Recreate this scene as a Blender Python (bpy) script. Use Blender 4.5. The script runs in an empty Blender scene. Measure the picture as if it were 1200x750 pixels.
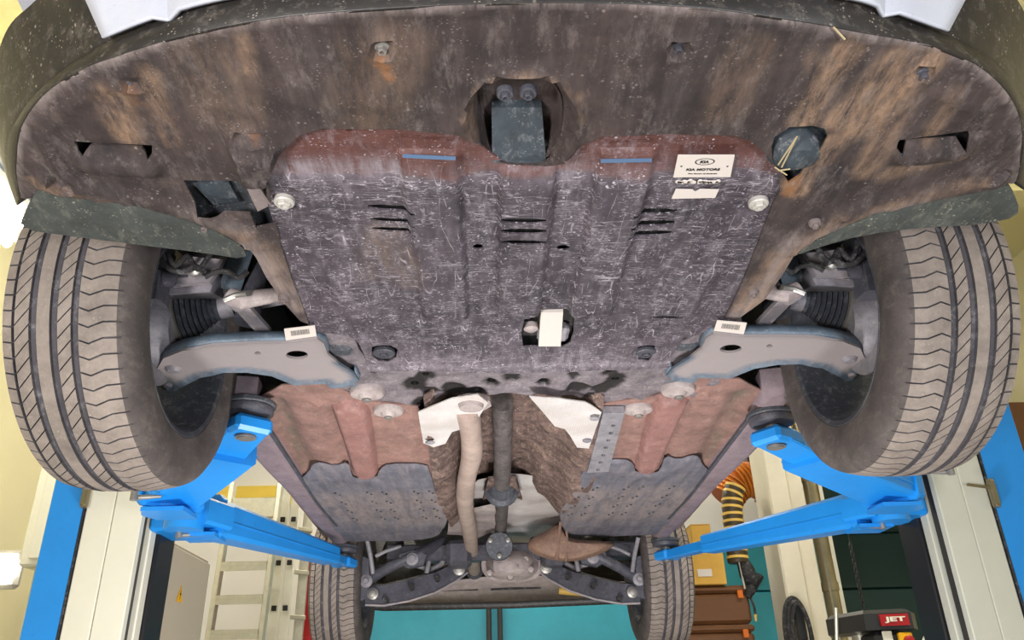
import bpy, math, random
import numpy as np
from mathutils import Vector, Matrix, noise
from mathutils.geometry import delaunay_2d_cdt
random.seed(7)
C = bpy.context.scene.collection
scn = bpy.context.scene

# ------------------------------------------------------------ camera
F_PX = 938.0
PITCH, YAW, ROLL = math.radians(26.13), math.radians(2.13), math.radians(-1.67)
CAM = Vector((-0.0675, 0.0, 1.0))
fwd = Vector((math.sin(YAW)*math.cos(PITCH), math.cos(YAW)*math.cos(PITCH), math.sin(PITCH)))
r0 = Vector((math.cos(YAW), -math.sin(YAW), 0)); u0 = r0.cross(fwd)
rt = r0*math.cos(ROLL)+u0*math.sin(ROLL); up = -r0*math.sin(ROLL)+u0*math.cos(ROLL)
cd = bpy.data.cameras.new('camera'); cam = bpy.data.objects.new('camera', cd); C.objects.link(cam)
cam.matrix_world = Matrix(((rt.x, up.x, -fwd.x, CAM.x), (rt.y, up.y, -fwd.y, CAM.y), (rt.z, up.z, -fwd.z, CAM.z), (0, 0, 0, 1)))
cd.sensor_fit = 'HORIZONTAL'; cd.sensor_width = 36.0; cd.lens = 36.0*F_PX/1200.0; cd.clip_start = 0.02
scn.camera = cam

# ------------------------------------------------------------ world, lights, exposure
w = bpy.data.worlds.new('world'); scn.world = w; w.use_nodes = True
bg = w.node_tree.nodes['Background']; bg.inputs[0].default_value = (0.86, 0.93, 1.0, 1); bg.inputs[1].default_value = 0.5
def area(name, loc, target, size, energy, color=(1, 1, 1), size_y=None):
    l = bpy.data.lights.new(name, 'AREA'); l.energy = energy; l.color = color; l.size = size
    if size_y: l.shape = 'RECTANGLE'; l.size_y = size_y
    o = bpy.data.objects.new(name, l); C.objects.link(o); o.location = loc
    o.rotation_euler = (Vector(target)-Vector(loc)).to_track_quat('-Z', 'Y').to_euler()
    return o
area('fill_light', (-0.95, -0.55, 0.55), (-0.2, 1.7, 1.8), 0.3, 44, (1, 0.97, 0.94))  # unseen fills from below, added to brighten the car's underside
area('fill_light', (0.9, -0.6, 0.6), (0.2, 1.7, 1.8), 0.3, 26, (0.95, 0.97, 1.0))
area('fill_light', (0.0, 1.9, 0.25), (0.0, 3.6, 1.9), 0.5, 34, (1, 0.97, 0.95))
area('ceiling_tube_light', (-2.45, 3.2, 4.05), (-2.2, 3.2, 0), 0.3, 90, (1, 0.95, 0.84), 2.6)
area('ceiling_tube_light', (2.3, 3.2, 4.05), (2.2, 3.2, 0), 0.3, 75, (1, 0.95, 0.84), 2.6)
area('ceiling_tube_light', (0.0, 6.3, 4.0), (0.0, 6.6, 0), 2.6, 55, (1, 0.95, 0.82), 0.3)
scn.view_settings.view_transform = 'Standard'; scn.view_settings.look = 'None'
scn.view_settings.exposure = 0.3; scn.view_settings.gamma = 1.0; scn.view_settings.use_curve_mapping = False

# ------------------------------------------------------------ pixel -> point on a real plane
def ray(px, py): return (fwd*F_PX+rt*(px-600)-up*(py-375)).normalized()
H = 1.737           # height of the car's underside above the floor
def P(px, py, z=H):
    d = ray(px, py); t = (z-CAM.z)/d.z; return CAM+d*t
def PY(px, py, Y):
    d = ray(px, py); return CAM+d*(Y/d.y)
def PX(px, py, X):
    d = ray(px, py); return CAM+d*((X-CAM.x)/d.x)
def W(px, py, z=H):
    p = P(px, py, z); return (p.x, p.y)

# ------------------------------------------------------------ materials
MATS = {}
def new_mat(name):
    m = bpy.data.materials.new(name); m.use_nodes = True; nt = m.node_tree
    return m, nt, nt.nodes['Principled BSDF']
def N(nt, t, **k):
    n = nt.nodes.new(t)
    for a, b in k.items(): setattr(n, a, b)
    return n
def col(c): return (c[0], c[1], c[2], 1)
def srgb(r, g, b):
    f = lambda v: ((v/255+0.055)/1.055)**2.4 if v > 10 else v/255/12.92
    return (f(r), f(g), f(b))
def mixc(nt, fac, a, b, mode='MIX'):
    n = N(nt, 'ShaderNodeMix', data_type='RGBA', blend_type=mode)
    for s, v in ((0, fac), (6, a), (7, b)):
        if hasattr(v, 'is_output'): nt.links.new(v, n.inputs[s])
        else: n.inputs[s].default_value = v if s == 0 else (col(v) if len(v) == 3 else v)
    return n.outputs[2]
def mth(nt, op, a, b=None, clamp=False):
    n = N(nt, 'ShaderNodeMath', operation=op, use_clamp=clamp)
    for i, v in enumerate((a, b)):
        if v is None: continue
        if hasattr(v, 'is_output'): nt.links.new(v, n.inputs[i])
        else: n.inputs[i].default_value = v
    return n.outputs[0]
def coords(nt, scale=(1, 1, 1), rot=(0, 0, 0), loc=(0, 0, 0)):
    tc = N(nt, 'ShaderNodeTexCoord'); mp = N(nt, 'ShaderNodeMapping')
    mp.inputs['Scale'].default_value = scale; mp.inputs['Rotation'].default_value = rot; mp.inputs['Location'].default_value = loc
    nt.links.new(tc.outputs['Object'], mp.inputs[0]); return mp.outputs[0]
def noise_t(nt, vec, scale, detail=4, rough=0.6, dist=0):
    n = N(nt, 'ShaderNodeTexNoise'); nt.links.new(vec, n.inputs['Vector'])
    n.inputs['Scale'].default_value = scale; n.inputs['Detail'].default_value = detail
    n.inputs['Roughness'].default_value = rough; n.inputs['Distortion'].default_value = dist
    return n.outputs[0]
def ramp(nt, v, lo, hi):
    n = N(nt, 'ShaderNodeMapRange'); n.inputs[1].default_value = lo; n.inputs[2].default_value = hi
    nt.links.new(v, n.inputs[0]); return n.outputs[0]
def bump(nt, bs, h, strength=0.3, dist=0.01):
    b = N(nt, 'ShaderNodeBump'); b.inputs['Strength'].default_value = strength; b.inputs['Distance'].default_value = dist
    nt.links.new(h, b.inputs['Height']); nt.links.new(b.outputs[0], bs.inputs['Normal'])
def scratches(nt, scale, stretch, rot, lo=0.012, seed=0):
    v = coords(nt, (1, stretch, 1), (0, 0, rot), (seed, seed*2, 0))
    n = noise_t(nt, v, scale, 1.5, 0.5, 0.1)
    d = mth(nt, 'ABSOLUTE', mth(nt, 'SUBTRACT', n, 0.5))
    line = ramp(nt, d, lo, 0.0)
    g = ramp(nt, noise_t(nt, coords(nt, (1, 1, 1), (0, 0, 0), (seed+3, 0, 0)), scale*0.6, 2), 0.5, 0.6)
    return mth(nt, 'MULTIPLY', line, g)
def specks(nt, scale, size, seed=0.0, stretch=(1, 1, 1)):
    v = N(nt, 'ShaderNodeTexVoronoi'); nt.links.new(coords(nt, stretch, (0, 0, 0), (seed, seed, 0)), v.inputs['Vector'])
    v.inputs['Scale'].default_value = scale
    s = ramp(nt, v.outputs['Distance'], size, size*0.6)
    g = ramp(nt, noise_t(nt, coords(nt, (1, 1, 1), (0, 0, 0), (seed+1, 4, 0)), scale*0.25, 3), 0.52, 0.62)
    return mth(nt, 'MULTIPLY', s, g)
def grimy(name, c1, c2, rough=0.75, scale=9, metal=0, dirt_highlight=None, brown=None, haze=None, scr=0, spk=0, streak=0.0, bstr=0.25, light=(0.55, 0.53, 0.55), fine=60, spec=0.4, dark=0.35, wet_shade=None, gain=1.0):
    c1 = tuple(x*gain for x in c1); c2 = tuple(x*gain for x in c2)
    m, nt, bs = new_mat(name)
    base = mixc(nt, ramp(nt, noise_t(nt, coords(nt), scale, 8, 0.72), 0.34, 0.66), c1, c2)
    if streak:
        s = ramp(nt, noise_t(nt, coords(nt, (1, 0.12, 1)), 38, 4, 0.7), 0.45, 0.75)
        base = mixc(nt, mth(nt, 'MULTIPLY', s, streak), base, light)
    if brown:
        a = N(nt, 'ShaderNodeAttribute', attribute_name='brown')
        base = mixc(nt, a.outputs['Fac'], base, mixc(nt, ramp(nt, noise_t(nt, coords(nt), 14, 5), .3, .7), brown, tuple(x*0.7 for x in brown)))
    if haze:
        a = N(nt, 'ShaderNodeAttribute', attribute_name='haze')
        s = ramp(nt, noise_t(nt, coords(nt, (1, 0.1, 1)), 70, 4, 0.7), 0.3, 0.62)
        base = mixc(nt, mth(nt, 'MULTIPLY', a.outputs['Fac'], s), base, haze)
    if dirt_highlight:  # mask: real dirt, plus the scoop rim highlight painted on the tray
        a = N(nt, 'ShaderNodeAttribute', attribute_name='dirt_highlight')
        s = ramp(nt, noise_t(nt, coords(nt, (1, 0.2, 1)), 42, 9, 0.8), 0.38, 0.6)
        base = mixc(nt, mth(nt, 'MULTIPLY', a.outputs['Fac'], s), base, dirt_highlight)
        a = N(nt, 'ShaderNodeAttribute', attribute_name='rust')
        base = mixc(nt, mth(nt, 'MULTIPLY', a.outputs['Fac'], ramp(nt, noise_t(nt, coords(nt), 60, 5), .3, .55)), base, srgb(135, 92, 58))
    if dark:
        base = mixc(nt, mth(nt, 'MULTIPLY', ramp(nt, noise_t(nt, coords(nt, loc=(7, 3, 1)), scale*2.6, 9, 0.8), 0.48, 0.7), dark), base, tuple(x*0.25 for x in c2))
        base = mixc(nt, mth(nt, 'MULTIPLY', ramp(nt, noise_t(nt, coords(nt, (1, 0.35, 1), loc=(3, 9, 1)), scale*5, 8, 0.8), 0.52, 0.75), dark), base, light)
    if scr:
        k = mth(nt, 'MAXIMUM', scratches(nt, 12, 7, 0.15, 0.012), scratches(nt, 22, 6, -0.2, 0.014, 5))
        k = mth(nt, 'MAXIMUM', k, scratches(nt, 30, 0.15, 0.1, 0.008, 9))
        k = mth(nt, 'MAXIMUM', k, scratches(nt, 60, 4.0, 0.0, 0.03, 13))
        if brown: k = mth(nt, 'MULTIPLY', k, mth(nt, 'SUBTRACT', 1.0, mth(nt, 'MULTIPLY', N(nt, 'ShaderNodeAttribute', attribute_name='brown').outputs['Fac'], 0.75)))
        base = mixc(nt, mth(nt, 'MULTIPLY', k, scr), base, light)
    if spk:
        k = mth(nt, 'MAXIMUM', specks(nt, 75, 0.2, 2.0), specks(nt, 150, 0.26, 7.0, (1, 1.6, 1)))
        base = mixc(nt, mth(nt, 'MULTIPLY', k, spk), base, light)
    if wet_shade:  # mask: wet spots on the subframe, painted edge shading on the control arms
        base = mixc(nt, N(nt, 'ShaderNodeAttribute', attribute_name='wet_shade').outputs['Fac'], base, wet_shade)
    nt.links.new(base, bs.inputs['Base Color'])
    bs.inputs['Roughness'].default_value = rough; bs.inputs['Metallic'].default_value = metal
    bs.inputs['Specular IOR Level'].default_value = spec
    bump(nt, bs, noise_t(nt, coords(nt), fine, 6, 0.7), bstr, 0.004)
    MATS[name] = m; return m
def paint(name, c, rough=0.4, metal=0, var=0.12, scale=6, bstr=0.03, spec=0.5, worn=None):
    m, nt, bs = new_mat(name)
    base = mixc(nt, ramp(nt, noise_t(nt, coords(nt), scale, 6, 0.7), 0.3, 0.7), c, tuple(max(0, x*(1-var)) for x in c))
    if worn:
        base = mixc(nt, mth(nt, 'MULTIPLY', ramp(nt, noise_t(nt, coords(nt), 23, 7, 0.8, 1.0), 0.6, 0.72), 0.7), base, worn)
    nt.links.new(base, bs.inputs['Base Color'])
    bs.inputs['Roughness'].default_value = rough; bs.inputs['Metallic'].default_value = metal; bs.inputs['Specular IOR Level'].default_value = spec
    bump(nt, bs, noise_t(nt, coords(nt), 45, 4), bstr, 0.004)
    MATS[name] = m; return m
def emit(name, c, s):
    m, nt, bs = new_mat(name); bs.inputs['Base Color'].default_value = col(c)
    bs.inputs['Emission Color'].default_value = col(c); bs.inputs['Emission Strength'].default_value = s
    MATS[name] = m; return m

grimy('tray', srgb(84, 70, 68), srgb(46, 40, 43), 0.8, 7, gain=.72, dark=.45, haze=srgb(134, 122, 120), dirt_highlight=srgb(152, 124, 102), spk=0.45, streak=0.12, light=srgb(150, 138, 135), bstr=0.35)
grimy('skid', srgb(88, 78, 88), srgb(50, 43, 52), 0.6, 8, gain=.72, brown=srgb(96, 58, 53), haze=srgb(140, 130, 138), dirt_highlight=srgb(140, 118, 100), scr=0.75, spk=0.85, streak=0.1, light=srgb(186, 178, 188), bstr=0.2)
grimy('arm_plastic', srgb(132, 120, 120), srgb(100, 88, 86), 0.75, 9, dirt_highlight=srgb(165, 135, 115), spk=0.25, light=srgb(180, 170, 165))
grimy('spat', srgb(78, 82, 80), srgb(52, 56, 56), 0.6, 10, spk=0.7, light=srgb(170, 168, 150))
grimy('bumper', srgb(44, 40, 38), srgb(34, 32, 32), 0.42, 8, spk=0.7, light=srgb(150, 140, 130), bstr=0.1)
grimy('cavity', srgb(62, 72, 80), srgb(44, 50, 56), 0.6, 12, spk=0.2)
grimy('silver', srgb(184, 186, 196), srgb(172, 174, 186), 0.4, 8, dark=0, spk=0.15, light=srgb(90, 90, 95), bstr=0.05)
grimy('pan', srgb(146, 112, 104), srgb(112, 86, 80), 0.7, 10, spk=0.3, light=srgb(190, 170, 160), dirt_highlight=srgb(100, 90, 80), bstr=.12)
grimy('rail', srgb(150, 110, 104), srgb(124, 90, 86), 0.6, 10, spk=0.15, light=srgb(200, 180, 175))
grimy('sill', srgb(140, 124, 132), srgb(118, 104, 110), 0.65, 8, spk=0.25, light=srgb(180, 165, 165))
grimy('cover', srgb(108, 108, 120), srgb(84, 82, 92), 0.6, 8, spk=0.3, streak=0.45, dirt_highlight=srgb(150, 135, 130), light=srgb(160, 150, 150))
grimy('tunnel', srgb(126, 104, 98), srgb(58, 44, 42), 0.85, 14, dark=0.8, spk=0.9, light=srgb(182, 160, 140), bstr=0.35, fine=90)
grimy('subframe', srgb(122, 114, 120), srgb(86, 78, 84), 0.6, 16, spk=0.6, scr=0.4, light=srgb(185, 175, 175), wet_shade=srgb(26, 22, 23))
grimy('steel_dirty', srgb(150, 146, 152), srgb(112, 110, 118), 0.55, 14, 0.15, spk=0.3, light=srgb(190, 180, 175))
grimy('arm_steel', srgb(158, 148, 150), srgb(118, 116, 124), 0.55, 13, 0.1, spk=0.4, light=srgb(196, 176, 165))
grimy('arm_face', srgb(92, 108, 124), srgb(72, 84, 98), 0.5, 9, wet_shade=srgb(152, 142, 142), spk=.35, light=srgb(190, 172, 160))
grimy('arm_side', srgb(104, 120, 136), srgb(74, 86, 98), 0.45, 8, 0.1, spk=0.2)
grimy('dark_steel', srgb(84, 84, 94), srgb(60, 60, 68), 0.5, 12, 0.1, spk=0.35, light=srgb(150, 140, 140))
grimy('shaft', srgb(104, 98, 98), srgb(58, 52, 52), 0.6, 16, spk=.8, light=srgb(160, 145, 135), dark=.5)
grimy('exhaust', srgb(182, 162, 152), srgb(158, 138, 130), 0.5, 10, 0.15, spk=0.15, light=srgb(210, 195, 185))
grimy('cast', srgb(176, 164, 162), srgb(144, 132, 132), 0.6, 14, 0.1, spk=0.3, light=srgb(210, 200, 195))
grimy('muffler_brown', srgb(142, 112, 96), srgb(104, 82, 72), 0.7, 12, spk=0.3, light=srgb(190, 160, 130))
grimy('rubber', srgb(70, 74, 82), srgb(56, 58, 66), 0.55, 12, spk=0.15)
grimy('black', (0.012, 0.012, 0.013), (0.02, 0.018, 0.018), 0.7, 9)
grimy('bay', srgb(66, 70, 76), srgb(40, 42, 48), 0.7, 10, spk=0.4)
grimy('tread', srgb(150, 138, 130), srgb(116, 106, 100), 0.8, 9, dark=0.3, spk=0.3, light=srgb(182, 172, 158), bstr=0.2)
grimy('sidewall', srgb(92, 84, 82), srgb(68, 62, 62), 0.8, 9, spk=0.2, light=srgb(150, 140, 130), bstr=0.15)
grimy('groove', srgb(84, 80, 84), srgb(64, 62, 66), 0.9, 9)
paint('bolt', srgb(150, 146, 142), 0.4, 0.5, 0.3, 40)
paint('white_metal', srgb(196, 192, 186), 0.4, 0.2, 0.15, 20)
paint('sticker', srgb(212, 202, 196), 0.5, 0, 0.05)
paint('print', srgb(30, 28, 28), 0.6)
paint('blue_mark', srgb(84, 112, 148), 0.5)
paint('lift_blue', srgb(28, 140, 226), 0.38, 0, 0.12, 5, 0.06, 0.5, srgb(20, 105, 180))
paint('cream', srgb(226, 222, 206), 0.4, 0, 0.06)
paint('grey_cream', srgb(196, 196, 184), 0.45, 0, 0.06)
paint('dark_panel', srgb(26, 26, 32), 0.35)
paint('beige_cabinet', srgb(196, 182, 160), 0.45, 0, 0.05)
paint('yellow_sign', srgb(240, 180, 20), 0.5, 0, 0.02)
paint('alu', srgb(200, 196, 180), 0.35, 0.55, 0.2, 20)
paint('wall_cream', srgb(234, 224, 182), 0.8, 0, 0.06, 2)
paint('ceil_cream', srgb(232, 222, 168), 0.8, 0, 0.05, 2)
paint('teal', srgb(44, 150, 172), 0.45, 0, 0.25, 2)
paint('teal_shaded', srgb(12, 52, 52), 0.5, 0, 0.2, 2)  # door teal in shade: the shadow is put into the colour
paint('concrete', srgb(150, 146, 138), 0.8, 0, 0.3, 3, 0.2)
paint('card', srgb(206, 160, 70), 0.8, 0, 0.15, 8)
paint('brown_vinyl', srgb(104, 66, 36), 0.45, 0, 0.25, 6, 0.1)
paint('red', srgb(170, 24, 30), 0.4)
paint('orange', srgb(196, 98, 20), 0.5)
paint('white_wall', srgb(216, 214, 214), 0.7, 0, 0.05, 2)
paint('yellow_band', srgb(226, 196, 84), 0.7)
paint('pillar', srgb(206, 198, 178), 0.7, 0, 0.14, 4)
paint('straw', srgb(186, 168, 130), 0.7)
paint('rib_orange', srgb(214, 136, 50), 0.5)
paint('hose_dark', srgb(60, 48, 26), 0.5)
paint('hose_yellow', srgb(214, 176, 84), 0.5)
paint('galv', srgb(150, 140, 112), 0.3, 0.7, 0.3, 8)
paint('white_plastic', srgb(236, 232, 214), 0.5)
paint('machine_dark', srgb(46, 46, 46), 0.4)
m, nt, bs = new_mat('foil'); MATS['foil'] = m
v = N(nt, 'ShaderNodeTexVoronoi'); v.inputs['Scale'].default_value = 150; v.inputs['Randomness'].default_value = 0.15
nt.links.new(coords(nt), v.inputs['Vector'])
nt.links.new(mixc(nt, ramp(nt, noise_t(nt, coords(nt), 9, 5), .3, .7), srgb(222, 218, 218), srgb(196, 186, 182)), bs.inputs['Base Color'])
bs.inputs['Roughness'].default_value = 0.45; bs.inputs['Metallic'].default_value = 0.25
bump(nt, bs, v.outputs['Distance'], 0.6, 0.003)
emit('tube', (1, 0.97, 0.85), 14)

# ------------------------------------------------------------ builders
def root_of(o):
    while o.parent: o = o.parent
    return o
def offset(parent):
    return root_of(parent).location.copy() if parent else Vector((0, 0, 0))
def mesh_obj(name, verts, faces, mats, parent=None, smooth=True, fmat=None, attrs=None, angle=35):
    off = offset(parent)
    me = bpy.data.meshes.new(name)
    me.from_pydata([tuple(Vector(v)-off) for v in verts], [], faces)
    for k in (mats if isinstance(mats, (list, tuple)) else [mats]): me.materials.append(MATS[k])
    if fmat: me.polygons.foreach_set('material_index', fmat)
    if smooth:
        me.polygons.foreach_set('use_smooth', [True]*len(me.polygons)); me.set_sharp_from_angle(angle=math.radians(angle))
    if attrs:
        for k, v in attrs.items():
            a = me.attributes.new(k, 'FLOAT', 'POINT'); a.data.foreach_set('value', v)
    me.update()
    o = bpy.data.objects.new(name, me); C.objects.link(o)
    if parent: o.parent = parent
    return o
def thing(name, label, cat, loc, group=None):
    o = bpy.data.objects.new(name, None); C.objects.link(o); o.location = loc; o.empty_display_size = 0.1
    o['label'] = label; o['category'] = cat
    if group: o['group'] = group
    return o
def tag(o, label, cat, group=None):
    o['label'] = label; o['category'] = cat
    if group: o['group'] = group
    return o
class MB:
    def __init__(s): s.v = []; s.f = []; s.m = []; s.cur = 0
    def add(s, vs, fs):
        b = len(s.v); s.v += [Vector(v) for v in vs]; s.f += [tuple(b+i for i in f) for f in fs]; s.m += [s.cur]*len(fs); return s
    def box(s, c, size, rot=None, bev=0.0):
        c = Vector(c); hx, hy, hz = [a/2 for a in size]; b = min(bev, hx*.9, hy*.9, hz*.9)
        if b <= 0:
            vs = [(x, y, z) for x in (-hx, hx) for y in (-hy, hy) for z in (-hz, hz)]
            fs = [(0, 1, 3, 2), (4, 6, 7, 5), (0, 4, 5, 1), (2, 3, 7, 6), (0, 2, 6, 4), (1, 5, 7, 3)]
        else:
            vs = []; fs = []; idx = {}
            for sx in (-1, 1):
                for sy in (-1, 1):
                    for sz in (-1, 1):
                        for a in range(3):
                            p = [sx*(hx-b), sy*(hy-b), sz*(hz-b)]
                            p[a] = (sx*hx, sy*hy, sz*hz)[a]; idx[(sx, sy, sz, a)] = len(vs); vs.append(tuple(p))
            S = (-1, 1)
            for a in range(3):
                o1, o2 = [k for k in range(3) if k != a]
                for sg in S:
                    q = []
                    for (i, j) in ((-1, -1), (1, -1), (1, 1), (-1, 1)):
                        k = [0, 0, 0]; k[a] = sg; k[o1] = i; k[o2] = j; q.append(idx[(*k, a)])
                    fs.append(tuple(q))
                for i in S:
                    for j in S:
                        k0 = [0, 0, 0]; k0[a] = -1; k0[o1] = i; k0[o2] = j; k1 = list(k0); k1[a] = 1
                        fs.append((idx[(*k0, o1)], idx[(*k1, o1)], idx[(*k1, o2)], idx[(*k0, o2)]))
            for sx in S:
                for sy in S:
                    for sz in S: fs.append(tuple(idx[(sx, sy, sz, a)] for a in range(3)))
        vs = [Vector(v) for v in vs]
        cen = Vector((0, 0, 0)); out = []
        for f in fs:
            nrm = (vs[f[1]]-vs[f[0]]).cross(vs[f[2]]-vs[f[0]]); fc = sum((vs[i] for i in f), Vector())/len(f)
            out.append(f if nrm.dot(fc) > 0 else tuple(reversed(f)))
        if rot is not None: vs = [rot @ v for v in vs]
        return s.add([v+c for v in vs], out)
    def loft(s, rings, cap0=True, cap1=True, close=True):
        b = len(s.v); n = len(rings[0])
        for r in rings: s.v += [Vector(p) for p in r]
        for i in range(len(rings)-1):
            for j in range(n if close else n-1):
                k = (j+1) % n
                s.f.append((b+i*n+j, b+i*n+k, b+(i+1)*n+k, b+(i+1)*n+j)); s.m.append(s.cur)
        if cap0: s.f.append(tuple(b+j for j in reversed(range(n)))); s.m.append(s.cur)
        if cap1: s.f.append(tuple(b+(len(rings)-1)*n+j for j in range(n))); s.m.append(s.cur)
        return s
    def tube(s, pts, rad, n=14, cap=True):
        pts = [Vector(p) for p in pts]
        if not hasattr(rad, '__len__'): rad = [rad]*len(pts)
        rings = []; ref = None
        for i, p in enumerate(pts):
            t = (pts[min(i+1, len(pts)-1)]-pts[max(i-1, 0)]).normalized()
            if ref is None:
                ref = t.orthogonal().normalized()
            ref = (ref-t*ref.dot(t)).normalized(); q = t.cross(ref)
            rings.append([p+(ref*math.cos(a)+q*math.sin(a))*rad[i] for a in [2*math.pi*k/n for k in range(n)]])
        return s.loft(rings, cap, cap)
    def lathe(s, c, axis, prof, n=32):        # prof: (along, radius)
        axis = Vector(axis).normalized(); return s.tube_prof(Vector(c), axis, prof, n)
    def tube_prof(s, c, axis, prof, n):
        r = axis.orthogonal().normalized(); q = axis.cross(r)
        rings = [[c+axis*a+(r*math.cos(t)+q*math.sin(t))*max(R, 1e-4) for t in [2*math.pi*k/n for k in range(n)]] for a, R in prof]
        return s.loft(rings, True, True)
    def prism(s, pts, ext):
        pts = [Vector(p) for p in pts]; ext = Vector(ext); n = len(pts)
        nrm = Vector()
        for i in range(n): nrm += pts[i].cross(pts[(i+1) % n])
        if nrm.dot(ext) > 0: pts = pts[::-1]
        return s.add(pts+[p+ext for p in pts], [tuple(range(n)), tuple(reversed(range(n, 2*n)))]+[(i, n+i, n+(i+1) % n, (i+1) % n) for i in range(n)])
    def beam(s, p0, p1, w0, h0, w1, h1, bev=0.0):
        p0 = Vector(p0); p1 = Vector(p1); t = (p1-p0).normalized(); side = t.cross(Vector((0, 0, 1))).normalized(); u = side.cross(t)
        def ring(p, w, h):
            b = min(w, h)*0.12
            return [p+side*x+u*z for x, z in ((-w/2+b, -h/2), (w/2-b, -h/2), (w/2, -h/2+b), (w/2, h/2-b), (w/2-b, h/2), (-w/2+b, h/2), (-w/2, h/2-b), (-w/2, -h/2+b))]
        return s.loft([ring(p0, w0, h0), ring(p1, w1, h1)])
    def build_each(s, name, mat, parent=None, smooth=True):
        par = list(range(len(s.v)))
        def find(i):
            while par[i] != i: par[i] = par[par[i]]; i = par[i]
            return i
        for f in s.f:
            for i in f[1:]: par[find(i)] = find(f[0])
        grp = {}
        for f in s.f: grp.setdefault(find(f[0]), []).append(f)
        out = []
        for fs in grp.values():
            ids = sorted({i for f in fs for i in f}); mp = {i: k for k, i in enumerate(ids)}
            out.append(mesh_obj(name, [s.v[i] for i in ids], [tuple(mp[i] for i in f) for f in fs], mat, parent, smooth))
        return out
    def build(s, name, mats, parent=None, smooth=True, angle=35):
        return mesh_obj(name, s.v, s.f, mats, parent, smooth, s.m if isinstance(mats, (list, tuple)) else None, None, angle)

# numpy helpers for pressed sheets
def inside(poly, X, Y):
    p = np.array(poly); r = np.zeros(X.shape, bool); j = len(p)-1
    for i in range(len(p)):
        xi, yi = p[i]; xj, yj = p[j]
        c = ((yi > Y) != (yj > Y)) & (X < (xj-xi)*(Y-yi)/((yj-yi) if abs(yj-yi) > 1e-12 else 1e-12)+xi); r ^= c; j = i
    return r
def seg_d(X, Y, a, b):
    a = np.array(a); b = np.array(b); d = b-a; L = (d**2).sum()+1e-12
    t = np.clip(((X-a[0])*d[0]+(Y-a[1])*d[1])/L, 0, 1)
    return np.hypot(X-a[0]-t*d[0], Y-a[1]-t*d[1])
def poly_d(poly, X, Y):      # signed: negative inside
    d = np.full(X.shape, 9.0)
    for i in range(len(poly)): d = np.minimum(d, seg_d(X, Y, poly[i-1], poly[i]))
    return np.where(inside(poly, X, Y), -d, d)
def sstep(v, lo, hi):
    t = np.clip((v-lo)/(hi-lo), 0, 1); return t*t*(3-2*t)
def resample(poly, step):
    out = []
    for i in range(len(poly)):
        a = np.array(poly[i]); b = np.array(poly[(i+1) % len(poly)]); n = max(1, int(math.ceil(np.hypot(*(b-a))/step)))
        out += [tuple(a+(b-a)*k/n) for k in range(n)]
    return out
def smooth_poly(pts, it=2):
    for _ in range(it):
        o = []
        for i in range(len(pts)):
            a = pts[i]; b = pts[(i+1) % len(pts)]
            o += [(a[0]*.75+b[0]*.25, a[1]*.75+b[1]*.25), (a[0]*.25+b[0]*.75, a[1]*.25+b[1]*.75)]
        pts = o
    return pts
def ell(cx, cy, rx, ry, n=20): return [(cx+rx*math.cos(2*math.pi*k/n), cy+ry*math.sin(2*math.pi*k/n)) for k in range(n)]
def wl(pts, z=H): return [W(x, y, z) for x, y in pts]
def sheet(name, outline, holes, zf, thick, step, mat, parent, attrs=None, angle=50):
    outl = resample(outline, step); hs = [resample(h, step) for h in holes]
    vs = []; es = []
    for loop in [outl]+hs:
        b = len(vs); vs += loop; es += [(b+i, b+(i+1) % len(loop)) for i in range(len(loop))]
    a = np.array(outl); x0, y0 = a.min(0); x1, y1 = a.max(0)
    gx, gy = np.meshgrid(np.arange(x0, x1, step), np.arange(y0, y1, step)); gx = gx+(np.arange(gx.shape[0]) % 2)[:, None]*step/2
    gx = gx.ravel(); gy = gy.ravel(); k = poly_d(outl, gx, gy) < -step*0.45
    for h in hs: k &= poly_d(h, gx, gy) > step*0.45
    vs = vs+list(zip(gx[k], gy[k]))
    r = delaunay_2d_cdt([Vector((float(x), float(y))) for x, y in vs], es, [], 0, 1e-6)
    V = np.array([(v.x, v.y) for v in r[0]]); T = np.array([f for f in r[2] if len(f) == 3])
    c = V[T].mean(1); keep = inside(outline, c[:, 0], c[:, 1])
    for h in holes: keep &= ~inside(h, c[:, 0], c[:, 1])
    T = T[keep]
    A = (V[T[:, 1]]-V[T[:, 0]]); B = (V[T[:, 2]]-V[T[:, 0]]); fl = (A[:, 0]*B[:, 1]-A[:, 1]*B[:, 0]) < 0
    T[fl] = T[fl][:, ::-1]
    z = zf(V[:, 0], V[:, 1]); n = len(V)
    from collections import defaultdict
    ec = defaultdict(int)
    for t in T:
        for i in range(3): ec[(t[i], t[(i+1) % 3])] += 1
    verts = [(x, y, zz) for (x, y), zz in zip(V, z)]+[(x, y, zz+thick) for (x, y), zz in zip(V, z)]
    faces = [tuple(int(i) for i in t[::-1]) for t in T]+[tuple(int(i)+n for i in t) for t in T]
    for (i, j) in list(ec):
        if (j, i) not in ec: faces.append((int(i), int(j), int(j)+n, int(i)+n))
    at = {}
    for k_, fn in (attrs or {}).items():
        q = np.clip(fn(V[:, 0], V[:, 1]), 0, 1); at[k_] = np.concatenate([q, q]).astype(np.float32)
    return mesh_obj(name, verts, faces, mat, parent, True, None, at, angle)
def blobs(lst):    # lst of (a, b, width) world segments -> soft mask
    def f(X, Y):
        r = np.zeros(X.shape)
        for a, b, wd, k in lst: r = np.maximum(r, k*(1-sstep(seg_d(X, Y, a, b), wd*0.35, wd)))
        return r
    return f
def px_w(n, py): # pixels -> metres on the underside plane around row py
    a = P(600, py); b = P(600+n, py); return (b-a).length
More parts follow.
